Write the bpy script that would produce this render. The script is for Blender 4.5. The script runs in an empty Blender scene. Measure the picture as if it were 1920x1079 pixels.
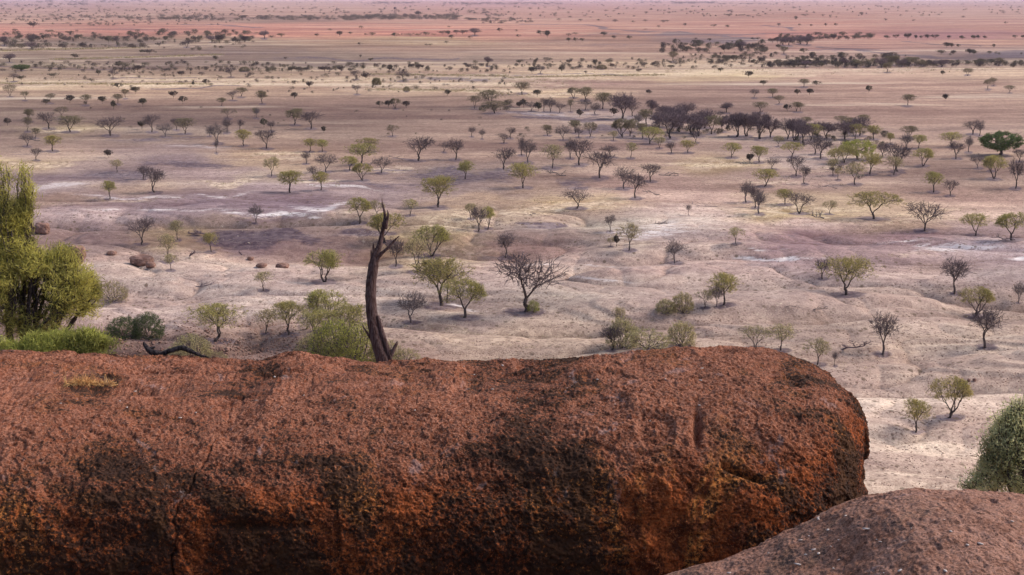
import bpy, math, random
import numpy as np
from mathutils import Vector

# ------------------------------------------------------------------ camera, world, sun, exposure
sc = bpy.context.scene
COL = sc.collection
H = 42.0                      # camera height above the plain
F = 2667.0                    # focal length in pixels of the 1920 px wide photo
PITCH = math.atan((539.5 + 4.0) / F)
cam_d = bpy.data.cameras.new('camera')
cam_d.sensor_width = 36.0
cam_d.lens = 36.0 * F / 1920.0
cam_d.clip_start = 0.1
cam_d.clip_end = 120000.0
cam = bpy.data.objects.new('camera', cam_d)
COL.objects.link(cam)
cam.location = (0, 0, H)
cam.rotation_euler = (math.pi / 2 - PITCH, 0, 0)
sc.camera = cam

SUN_EL, SUN_AZ = 42.0, 72.0   # azimuth clockwise from +Y (the view direction)
w = bpy.data.worlds.new('World')
sc.world = w
w.use_nodes = True
nt = w.node_tree
sky = nt.nodes.new('ShaderNodeTexSky')
sky.sky_type = 'NISHITA'
sky.sun_disc = False
sky.sun_elevation = math.radians(SUN_EL)
sky.sun_rotation = math.radians(SUN_AZ)
sky.air_density = 1.0
sky.dust_density = 3.0
sky.ozone_density = 1.0
bg = nt.nodes['Background']
bg.inputs['Strength'].default_value = 0.13
nt.links.new(sky.outputs[0], bg.inputs['Color'])

sun_d = bpy.data.lights.new('sun', 'SUN')
sun_d.energy = 1.75
sun_d.angle = math.radians(20)
sun_d.color = (1.0, 0.90, 0.80)
sun = bpy.data.objects.new('sun', sun_d)
COL.objects.link(sun)
_e, _a = math.radians(SUN_EL), math.radians(SUN_AZ)
_dir = Vector((math.sin(_a) * math.cos(_e), math.cos(_a) * math.cos(_e), math.sin(_e)))
sun.rotation_euler = _dir.to_track_quat('Z', 'Y').to_euler()

sc.view_settings.view_transform = 'Standard'
sc.view_settings.look = 'None'
sc.view_settings.gamma = 1.0
sc.view_settings.exposure = 0.78
sc.cycles.max_bounces = 5
sc.cycles.diffuse_bounces = 3
sc.cycles.volume_bounces = 1
sc.cycles.transparent_max_bounces = 8

# ------------------------------------------------------------------ noise
M32 = np.uint32(0xffffffff)
def _hash(ix, iy, iz, seed):
    h = (ix.astype(np.uint32) * np.uint32(374761393) + iy.astype(np.uint32) * np.uint32(668265263)
         + iz.astype(np.uint32) * np.uint32(2246822519) + np.uint32(seed * 3266489917 & 0xffffffff))
    h = (h ^ (h >> np.uint32(13))) * np.uint32(1274126177)
    h = h ^ (h >> np.uint32(16))
    return h.astype(np.float64) / 4294967295.0 * 2 - 1
def noise3(x, y, z, seed=0):
    x = np.asarray(x, float); y = np.asarray(y, float) + 0 * x; z = np.asarray(z, float) + 0 * x
    fx, fy, fz = np.floor(x), np.floor(y), np.floor(z)
    tx, ty, tz = x - fx, y - fy, z - fz
    ix, iy, iz = fx.astype(np.int64), fy.astype(np.int64), fz.astype(np.int64)
    s = lambda t: t * t * t * (t * (t * 6 - 15) + 10)
    sx, sy, sz = s(tx), s(ty), s(tz)
    def hh(a, b, c): return _hash(ix + a, iy + b, iz + c, seed)
    def pl(c):
        a = hh(0, 0, c) * (1 - sx) + hh(1, 0, c) * sx
        b = hh(0, 1, c) * (1 - sx) + hh(1, 1, c) * sx
        return a * (1 - sy) + b * sy
    return pl(0) * (1 - sz) + pl(1) * sz
def noise2(x, y, seed=0):
    x = np.asarray(x, float); y = np.asarray(y, float)
    fx, fy = np.floor(x), np.floor(y)
    tx, ty = x - fx, y - fy
    ix, iy = fx.astype(np.int64), fy.astype(np.int64)
    z = ix * 0
    s = lambda t: t * t * t * (t * (t * 6 - 15) + 10)
    sx, sy = s(tx), s(ty)
    a = _hash(ix, iy, z, seed) * (1 - sx) + _hash(ix + 1, iy, z, seed) * sx
    b = _hash(ix, iy + 1, z, seed) * (1 - sx) + _hash(ix + 1, iy + 1, z, seed) * sx
    return a * (1 - sy) + b * sy
def fbm2(x, y, o=4, seed=0):
    t, a, f = 0, 1.0, 1.0
    for i in range(o):
        t = t + a * noise2(x * f + 17.3 * i, y * f - 9.1 * i, seed + i)
        a *= 0.5; f *= 2.03
    return t
def sst(a, b, x):
    t = np.clip((x - a) / (b - a), 0, 1)
    return t * t * (3 - 2 * t)

# ------------------------------------------------------------------ terrain height
def plain_h(x, y):
    d = np.hypot(x, y)
    wx = x + 6 * noise2(x / 30, y / 30, 5)
    wy = y + 6 * noise2(x / 30, y / 30, 6)
    # low rounded spurs parted by shallow creases, with eroded ledges along them
    b1 = np.abs(noise2(wx / 46 + 3.3, wy / 19, 11))
    b2 = np.abs(noise2(wx / 17, wy / 9, 12))
    b3 = noise2(x / 3.5, y / 3.0, 14)
    amp = 1.0 - sst(235, 330, d + 0.25 * x)
    f = 2.2 * fbm2(wx / 38, wy / 17, 3, 61) + 0.35 * b2
    k = np.floor(f / 0.9); fr = f / 0.9 - k
    ter = 0.9 * (k + sst(0.55, 0.95, fr))
    near = (3.1 * np.sqrt(b1 + 0.0015) + 1.15 * np.sqrt(b2 + 0.003) + 0.42 * ter + 0.42 * np.sqrt(np.abs(noise2(wx / 7, wy / 4.5, 13)) + 0.004) + 0.06 * b3) * amp
    far = 0.6 * noise2(x / 90, y / 90, 21) * sst(200, 420, d) + 1.6 * noise2(x / 700, y / 700, 22) * sst(900, 3500, d)
    return near + far - 0.9 * amp
def ground_h(x, y):
    x = np.asarray(x, float); y = np.asarray(y, float)
    d = np.hypot(x, y)
    az = np.where(y > 0.1, (x / np.maximum(y, 0.1)), np.sign(x) * 2)
    k = 0.268 + (0.385 - 0.268) * sst(0.12, 0.27, az)
    hill = H - 0.9 - k * d
    hill = np.where(d < 14, (H - 0.9 - k * 14) + 0.02 * (14 - d), hill)
    hill = hill + 0.25 * noise2(x / 4.0, y / 4.0, 31) * sst(10, 16, d) * 0.8
    p = plain_h(x, y)
    s = 1.5
    t = np.clip(0.5 + 0.5 * (hill - p) / s, 0, 1)
    z = p * (1 - t) + hill * t + s * t * (1 - t) * 0.5
    pad = 1 - sst(2.0, 4.5, d)
    z = z * (1 - pad) + (H - 1.65) * pad
    return z

def pix_dir(px, py):
    cx, cy = (px - 960.0) / F, (539.5 - py) / F
    c, s = math.cos(PITCH), math.sin(PITCH)
    v = np.array([cx, c + cy * s, -s + cy * c])
    return v
def project(x, y, z):
    c, s = math.cos(PITCH), math.sin(PITCH)
    dz = z - H
    f = y * c - dz * s
    u = y * s + dz * c
    return 960 + F * x / f, 539.5 - F * u / f
def ray_ground(px, py):
    v = pix_dir(px, py)
    t = np.concatenate([np.linspace(60, 700, 2600), np.geomspace(700, 60000, 2400)[1:]])
    gx, gy, gz = v[0] * t, v[1] * t, H + v[2] * t
    below = gz < ground_h(gx, gy)
    i = int(np.argmax(below)) if below.any() else len(t) - 1
    a, b = t[max(i - 1, 0)], t[i]
    for _ in range(12):
        m = 0.5 * (a + b)
        if H + v[2] * m < float(ground_h(v[0] * m, v[1] * m)): b = m
        else: a = m
    return np.array([v[0] * b, v[1] * b, H + v[2] * b]), b

# ------------------------------------------------------------------ object helpers
def tag(o, label=None, cat=None, group=None, kind=None):
    if label: o['label'] = label
    if cat: o['category'] = cat
    if group: o['group'] = group
    if kind: o['kind'] = kind
    return o
def empty(name, loc, rz=0.0, scale=None):
    o = bpy.data.objects.new(name, None)
    o.empty_display_size = 0.3
    COL.objects.link(o)
    o.location = loc
    o.rotation_euler = (0, 0, rz)
    if scale: o.scale = scale
    return o
def mesh_np(name, verts, faces, mat, smooth=False):
    """verts (N,3) array; faces (M,k) array or list of such arrays"""
    me = bpy.data.meshes.new(name)
    verts = np.asarray(verts, np.float32)
    if not isinstance(faces, list): faces = [faces]
    faces = [np.asarray(f, np.int32) for f in faces if len(f)]
    me.vertices.add(len(verts))
    me.vertices.foreach_set('co', verts.ravel())
    nl = sum(f.size for f in faces); nf = sum(len(f) for f in faces)
    me.loops.add(nl)
    me.loops.foreach_set('vertex_index', np.concatenate([f.ravel() for f in faces]))
    me.polygons.add(nf)
    tot = np.concatenate([np.full(len(f), f.shape[1], np.int32) for f in faces])
    st = np.concatenate([[0], np.cumsum(tot)[:-1]]).astype(np.int32)
    me.polygons.foreach_set('loop_start', st)
    me.polygons.foreach_set('loop_total', tot)
    if smooth: me.polygons.foreach_set('use_smooth', np.ones(nf, bool))
    me.update(calc_edges=True)
    me.validate()
    if mat: me.materials.append(mat)
    return me
def obj(name, me, parent=None, loc=None):
    o = bpy.data.objects.new(name, me)
    COL.objects.link(o)
    if parent is not None: o.parent = parent
    if loc is not None: o.location = loc
    return o

# ------------------------------------------------------------------ material helpers
class NT:
    def __init__(s, name):
        s.m = bpy.data.materials.new(name); s.m.use_nodes = True
        s.t = s.m.node_tree; s.b = s.t.nodes['Principled BSDF']
        s.b.inputs['Roughness'].default_value = 0.9
        s.b.inputs['Specular IOR Level'].default_value = 0.15
    def n(s, typ, **k):
        nd = s.t.nodes.new(typ)
        for a, v in k.items(): setattr(nd, a, v)
        return nd
    def l(s, a, b): s.t.links.new(a, b)
    def val(s, sock, v):
        if hasattr(v, 'links'): s.l(v, sock)
        else: sock.default_value = v
    def coord(s, scale=None, kind='Object'):
        c = s.n('ShaderNodeTexCoord').outputs[kind]
        if scale is None: return c
        mp = s.n('ShaderNodeMapping'); s.l(c, mp.inputs[0]); mp.inputs['Scale'].default_value = scale
        return mp.outputs[0]
    def noise(s, vec, scale, detail=4, rough=0.55, dist=0.0):
        nd = s.n('ShaderNodeTexNoise'); s.l(vec, nd.inputs['Vector'])
        nd.inputs['Scale'].default_value = scale; nd.inputs['Detail'].default_value = detail
        nd.inputs['Roughness'].default_value = rough; nd.inputs['Distortion'].default_value = dist
        return nd.outputs['Fac']
    def vor(s, vec, scale, feature='F1', out='Distance', dim='2D'):
        nd = s.n('ShaderNodeTexVoronoi', feature=feature, voronoi_dimensions=dim); s.l(vec, nd.inputs['Vector'])
        nd.inputs['Scale'].default_value = scale
        return nd.outputs[out]
    def math(s, op, a, b=0.0, clamp=False):
        nd = s.n('ShaderNodeMath', operation=op, use_clamp=clamp)
        s.val(nd.inputs[0], a); s.val(nd.inputs[1], b); return nd.outputs[0]
    def step(s, x, lo, hi, a=0.0, b=1.0):
        nd = s.n('ShaderNodeMapRange', interpolation_type='SMOOTHSTEP')
        s.val(nd.inputs['Value'], x)
        s.val(nd.inputs['From Min'], lo); s.val(nd.inputs['From Max'], hi)
        nd.inputs['To Min'].default_value = a; nd.inputs['To Max'].default_value = b
        return nd.outputs[0]
    def mix(s, f, a, b, mode='MIX'):
        nd = s.n('ShaderNodeMix', data_type='RGBA', blend_type=mode)
        s.val(nd.inputs[0], f)
        for sk, v in ((nd.inputs[6], a), (nd.inputs[7], b)):
            if isinstance(v, tuple): sk.default_value = (*v, 1.0)
            else: s.val(sk, v)
        return nd.outputs[2]
    def attr(s, name, out='Color'):
        nd = s.n('ShaderNodeAttribute', attribute_name=name); return nd.outputs[out]
    def sep(s, c):
        nd = s.n('ShaderNodeSeparateColor'); s.l(c, nd.inputs[0]); return nd.outputs
    def bump(s, h, dist, strength=1.0):
        nd = s.n('ShaderNodeBump'); s.l(h, nd.inputs['Height'])
        nd.inputs['Distance'].default_value = dist; nd.inputs['Strength'].default_value = strength
        s.l(nd.outputs[0], s.b.inputs['Normal'])
    def color(s, c):
        if isinstance(c, tuple): s.b.inputs['Base Color'].default_value = (*c, 1)
        else: s.l(c, s.b.inputs['Base Color'])

def scaled_rand(nt_, base, dv=0.35, dh=0.03):
    """base colour varied a little from one plant to the next"""
    oi = nt_.n('ShaderNodeObjectInfo').outputs['Random']
    hs = nt_.n('ShaderNodeHueSaturation')
    hs.inputs['Color'].default_value = (*base, 1)
    nt_.l(nt_.step(oi, 0, 1, 0.5 - dh, 0.5 + dh), hs.inputs['Hue'])
    r2 = nt_.math('FRACT', nt_.math('MULTIPLY', oi, 7.31))
    nt_.l(nt_.step(r2, 0, 1, 1 - dv, 1 + dv), hs.inputs['Value'])
    return hs.outputs[0]

def leaf_mat(name, base, tip, sc_=5.0, trans=0.3):
    n = NT(name)
    c = n.coord()
    a = scaled_rand(n, base, 0.18, 0.012)
    col = n.mix(n.step(n.noise(c, sc_, 2), 0.4, 0.62), a, tip)
    n.color(col)
    n.b.inputs['Roughness'].default_value = 0.75
    tr = n.n('ShaderNodeBsdfTranslucent'); n.l(col, tr.inputs['Color'])
    mx = n.n('ShaderNodeMixShader'); mx.inputs[0].default_value = trans
    n.l(n.b.outputs[0], mx.inputs[1]); n.l(tr.outputs[0], mx.inputs[2])
    n.l(mx.outputs[0], n.t.nodes['Material Output'].inputs[0])
    return n.m
def bark_mat(name, c1, c2, sc_=(12, 12, 2.5)):
    n = NT(name)
    v = n.coord(sc_)
    f = n.step(n.noise(v, 2.0, 5, 0.65), 0.35, 0.65)
    n.color(n.mix(f, c1, c2))
    n.bump(n.noise(v, 3.0, 5, 0.7), 0.035, 1.0)
    return n.m

MAT = {}
MAT['bark'] = bark_mat('dark_bark', (0.045, 0.032, 0.03), (0.10, 0.075, 0.07))
MAT['twig'] = bark_mat('grey_twig', (0.065, 0.046, 0.05), (0.14, 0.105, 0.112))
MAT['twig_dark'] = bark_mat('dark_twig', (0.105, 0.070, 0.078), (0.20, 0.145, 0.155))
MAT['twig_pale'] = bark_mat('pale_twig', (0.085, 0.065, 0.068), (0.18, 0.14, 0.14))
MAT['olive'] = leaf_mat('olive_leaf', (0.41, 0.355, 0.12), (0.30, 0.26, 0.085), trans=0.45)
MAT['straw'] = leaf_mat('sparse_leaf', (0.46, 0.385, 0.20), (0.37, 0.31, 0.15), trans=0.45)
MAT['green'] = leaf_mat('green_leaf', (0.36, 0.345, 0.085), (0.25, 0.245, 0.06), trans=0.45)
MAT['dark_green'] = leaf_mat('dark_green_leaf', (0.10, 0.135, 0.045), (0.07, 0.10, 0.03))
MAT['far_olive'] = leaf_mat('far_olive_leaf', (0.23, 0.19, 0.11), (0.17, 0.14, 0.08), trans=0.4)
MAT['dull'] = leaf_mat('dull_leaf', (0.20, 0.17, 0.10), (0.15, 0.125, 0.08))
MAT['brown_leaf'] = leaf_mat('brown_leaf', (0.13, 0.095, 0.085), (0.09, 0.065, 0.065))

# ------------------------------------------------------------------ ground
def srgb(c):
    c = np.asarray(c, float) / 255.0
    return np.where(c <= 0.04045, c / 12.92, ((c + 0.055) / 1.055) ** 2.4)
GP = """
0 -4 185 150 165;960 -4 190 150 165;1900 -4 185 155 165
0 8 185 150 160;960 8 195 145 155;1900 8 185 150 155
0 18 195 158 155;500 16 200 165 155;960 16 200 150 145;1500 16 200 155 148;1900 18 195 155 150
0 30 190 155 148;500 25 195 155 145;960 27 195 145 138;1500 28 195 140 130;1900 30 195 155 148
0 42 208 170 155;500 38 160 130 122;960 42 205 158 145;1500 40 198 140 130;1900 42 195 150 145
0 52 200 145 135;250 56 196 140 130;500 50 208 150 138;960 52 205 155 142;1500 52 200 155 145;1900 52 195 152 142
0 66 195 150 138;500 63 208 155 140;800 58 206 148 136;960 66 195 150 138;1500 66 198 148 140;1800 64 170 130 135
0 76 148 132 120;200 80 145 130 118;450 76 170 150 132;800 78 180 158 130;1100 76 170 138 125;1350 76 135 115 115;1500 80 185 150 140;1900 78 200 165 150
0 92 165 148 130;200 95 168 150 132;450 90 150 130 118;800 92 162 135 122;1100 92 178 146 132;1350 90 180 150 136;1600 92 195 155 145;1900 95 185 160 150
0 105 160 142 128;300 110 150 132 124;600 110 155 138 126;900 105 172 148 135;1200 105 185 158 142;1600 102 190 165 152;1880 102 105 92 105
0 118 148 135 120;300 122 150 132 124;600 118 145 130 122;900 112 160 142 130;1200 117 198 175 150;1600 118 190 168 148;1900 120 170 155 140
0 135 185 168 145;300 135 185 165 142;600 133 195 175 150;900 130 205 180 155;1200 130 195 172 145;1600 133 205 178 160;1900 132 205 180 158
0 150 200 180 150;300 152 205 182 152;600 150 195 172 145;900 150 170 148 135;1100 142 210 188 158;1350 142 205 185 150;1600 145 188 158 145;1900 145 200 175 155
0 165 195 172 148;300 165 198 172 148;600 165 195 170 148;850 166 205 182 155;1100 160 165 135 128;1400 165 160 132 125;1700 165 180 150 138
0 185 165 145 132;300 180 180 155 138;600 185 172 148 134;900 185 172 148 134;1020 178 222 200 168;1300 180 165 138 128;1700 185 178 150 138
0 205 150 132 122;300 205 152 132 122;600 205 158 136 126;900 205 158 138 128;1040 208 185 168 155;1300 200 168 145 135;1700 205 180 152 140
0 225 150 132 125;300 222 142 124 118;600 225 148 128 120;900 225 162 140 130;1150 220 190 172 165;1400 230 175 152 145;1700 225 182 155 143
0 245 150 132 125;100 240 175 160 130;300 248 158 142 135;600 245 155 135 126;900 245 165 142 132;1200 250 150 130 122;1500 250 170 148 140;1800 250 175 150 140
0 265 165 145 135;300 262 150 132 125;500 265 175 152 138;900 268 170 146 135;1200 270 182 158 148;1500 275 185 165 158;1800 275 185 160 145
100 285 185 162 150;300 285 165 146 145;500 290 190 165 140;900 290 178 154 142;1200 295 185 162 148;1500 300 190 172 168;1800 300 165 142 132
60 305 200 180 145;150 310 178 160 158;330 303 140 122 130;500 310 190 168 145;700 300 175 150 138;900 310 150 130 126;1200 310 188 165 152;1340 310 185 165 130;1500 325 198 178 170;1800 330 160 138 130
100 335 145 128 138;200 330 135 120 130;400 325 172 152 155;500 335 182 165 155;700 330 162 142 138;870 332 122 112 114;1000 330 168 146 136;1200 335 195 170 160;1500 345 195 170 162;1800 345 168 145 136
100 355 190 176 178;250 355 195 175 158;500 360 168 150 158;700 352 152 134 142;870 355 152 134 134;1000 355 168 146 136;1200 350 185 158 150;1500 360 195 175 150;1800 365 195 168 156
100 378 188 165 152;250 372 165 148 155;400 375 150 132 145;550 378 148 130 146;700 375 160 142 148;900 375 178 155 138;1070 382 198 175 138;1300 370 195 168 160;1600 385 190 170 142;1850 385 205 178 165
150 400 185 165 168;300 395 155 138 148;500 400 152 135 148;700 405 170 150 140;900 405 185 164 142;1050 405 175 155 145;1300 400 200 178 172;1480 400 185 165 125;1700 402 195 172 148;1850 410 205 180 168
200 415 180 162 165;400 412 165 146 140;600 415 160 142 138;800 420 175 156 134;1000 420 165 150 148;1150 425 178 168 158;1300 420 200 184 178;1500 420 195 172 168;1700 428 165 142 125;1900 430 170 150 150
200 435 168 148 148;340 440 178 160 128;470 446 96 84 104;600 440 165 145 142;800 445 175 160 128;1000 440 180 160 154;1150 445 178 165 158;1280 440 185 170 168;1500 440 152 126 136;1700 445 152 124 134;1850 442 165 145 150
200 460 165 146 144;330 465 175 155 130;480 465 160 140 145;600 465 178 158 155;800 470 178 162 128;1000 465 198 172 164;1300 462 190 170 164;1500 460 158 132 142;1700 462 162 138 145;1850 468 192 178 188
200 490 185 162 155;400 485 195 172 162;600 485 192 168 160;800 490 190 168 140;1000 490 202 176 168;1300 490 200 175 168;1500 482 180 155 158;1700 485 172 148 152;1900 490 178 158 165
200 520 190 168 158;500 520 195 170 162;900 520 202 178 168;1300 520 200 175 165;1700 515 188 162 155;1900 515 170 150 150
250 560 192 166 158;500 560 205 182 172;900 560 180 160 152;1000 570 165 150 142;1300 560 190 166 156;1700 560 202 176 162
300 600 188 165 162;500 600 195 174 168;900 600 205 180 166;1300 600 210 184 168;1700 600 205 180 165
250 640 170 138 126;500 650 180 150 138;700 640 198 172 158;900 640 212 190 165;1300 640 210 188 168;1700 640 200 178 160
250 680 165 130 118;700 680 185 155 140;1000 680 214 192 165;1700 700 205 180 162;1500 720 200 172 158
1700 760 205 180 165;1850 800 195 165 150;1700 830 212 188 168;1750 900 205 180 160;300 850 165 120 105;960 900 165 120 105
"""
gpts = np.array([[float(v) for v in q.split()] for ln in GP.strip().splitlines() for q in ln.split(';')])
gcol = srgb(gpts[:, 2:5])
SALT = "110 352 60 6 .7;250 371 110 3 .6;300 392 160 3 .5;520 398 80 5 .9;600 386 60 4 .9;1220 432 90 10 .7;1790 470 75 7 1;1450 482 70 4 .9;1420 462 60 3 .5;1905 487 30 4 1;370 279 80 4 .5;1030 214 110 7 .5;640 354 70 3 .8;420 365 60 3 .6;1180 220 60 6 .4;1000 300 0.1 .1 0;1700 455 60 3 .5;1080 500 120 3 .5;1130 528 90 3 .5;870 575 40 3 .6"
DARK = "470 447 110 14 1.3;340 312 100 6 .7;210 332 90 10 .6;865 330 110 14 .7;690 436 50 6 .9;1000 412 40 3 .9;1030 419 50 4 .7;1075 343 40 10 .6;1350 76 140 7 .5;1890 102 60 6 1;1750 108 90 2 .7;450 97 260 8 .35;200 82 260 9 .35;1150 85 120 4 .4;1300 65 220 2 .7;1040 222 100 3 .8;1140 245 60 6 .8;1220 262 60 3 .9;1060 150 500 1.5 .3;850 152 110 5 .6;640 104 0 0 0;550 112 90 4 .4;1560 38 300 2.2 .3;500 47 0 0 0;1600 95 130 2 .6;240 57 220 3 .4;290 265 100 5 .5;300 234 240 8 .2;1520 236 90 5 .3;880 305 200 4 .3;720 345 80 4 .5;1610 455 150 10 .4;1480 440 60 6 .4;760 322 90 2 .6;360 262 40 3 .5;60 282 70 5 .3;1020 452 70 6 .3"
STRAW = "1070 384 90 7 .8;970 392 60 6 .6;860 425 70 18 .5;1340 308 90 8 .6;1470 392 110 14 .6;1700 415 110 10 .5;330 466 50 16 .35;840 478 70 14 .8;350 152 420 9 .8;900 150 240 8 .7;850 165 200 4 .9;1300 132 330 12 .7;1750 130 220 5 .7;1000 178 90 4 1;75 305 50 5 .9;530 290 60 8 .7;440 342 60 6 .7;120 243 60 4 .8;750 320 60 6 .6;1450 340 80 8 .5;1240 262 40 5 .6;1600 290 70 12 .6;900 80 300 5 .4;650 128 260 5 .6;230 375 90 4 .5;600 345 60 5 .4;1560 315 120 5 .6;1000 640 300 14 .5;1500 690 200 10 .3;540 404 120 3 .5;1800 395 80 4 .4;1700 480 100 6 .3;1180 445 60 10 .4;120 285 80 5 .3;800 615 150 8 .4;150 122 150 4 .6"
def ell(txt):
    return np.array([[float(v) for v in q.split()] for q in txt.split(';')])
SALT, DARK, STRAW = ell(SALT), ell(DARK), ell(STRAW)
def line_pts(pts, ry, s_):
    out = []
    for (a, b), (c_, d_) in zip(pts[:-1], pts[1:]):
        n_ = max(2, int(abs(c_ - a) / 9))
        for i in range(n_):
            t = i / n_; out.append([a + (c_ - a) * t, b + (d_ - b) * t, 9.0, ry, s_])
    return out
DARK = np.vstack([DARK] + [line_pts(*q) for q in (
    ([(955, 212), (1000, 216), (1060, 220), (1110, 227), (1155, 229)], 2.2, 1.0), ([(1125, 245), (1180, 255), (1240, 263)], 2.4, 1.0),
    ([(1120, 240), (1165, 243)], 3.0, 1.0), ([(985, 45), (1110, 50), (1180, 57), (1300, 64), (1440, 74)], 0.9, 0.9), ([(1430, 47), (1470, 51), (1500, 57)], 0.8, 1.0),
    ([(1530, 88), (1640, 98), (1760, 108), (1820, 114)], 1.3, 1.0), ([(1690, 76), (1850, 87)], 0.8, 0.7), ([(160, 150), (250, 149), (380, 145)], 1.4, 0.6),
    ([(560, 110), (700, 113), (860, 108)], 1.5, 0.7), ([(300, 163), (420, 164), (475, 163)], 1.0, 0.8), ([(730, 295), (760, 300), (830, 303)], 1.5, 0.8),
    ([(0, 128), (120, 130), (240, 130)], 1.6, 0.7), ([(340, 46), (480, 51)], 0.9, 0.7), ([(960, 145), (1100, 142), (1200, 146)], 0.9, 0.6))])
STRAW = np.vstack([STRAW] + [line_pts(*q) for q in (
    ([(0, 96), (100, 93), (260, 90), (420, 87)], 1.2, 0.9), ([(100, 112), (260, 108), (420, 103)], 1.0, 0.9), ([(260, 89), (440, 82)], 1.0, 0.8),
    ([(960, 146), (1100, 143), (1250, 141)], 1.2, 1.0), ([(0, 157), (200, 158), (400, 158)], 1.5, 0.9), ([(700, 140), (960, 143)], 1.6, 0.9), ([(700, 168), (900, 171), (960, 178)], 2.0, 1.0))])
def patch(px, py, E, j):
    t = np.zeros_like(px)
    for cx, cy, rx, ry, s in E:
        if rx < 1: continue
        q = ((px - cx) / rx) ** 2 + ((py - cy) / ry) ** 2
        sel = q < 6
        t[sel] = np.maximum(t[sel], s * np.exp(-q[sel] * 0.8))
    return t
def ground_colour(px, py):
    px = np.clip(px, -200, 2120)
    out = np.zeros((len(px), 3)); wt = np.zeros(len(px))
    for i in range(len(gpts)):
        sx = 110.0; sy = 5.5 + 0.030 * (gpts[i, 1] + 4)
        if gpts[i, 1] > 600: sx, sy = 200, 40
        q = ((px - gpts[i, 0]) / sx) ** 2 + ((py - gpts[i, 1]) / sy) ** 2
        wgt = 1.0 / (0.15 + q) ** 2
        out += wgt[:, None] * gcol[i]; wt += wgt
    return out / wt[:, None]

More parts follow.
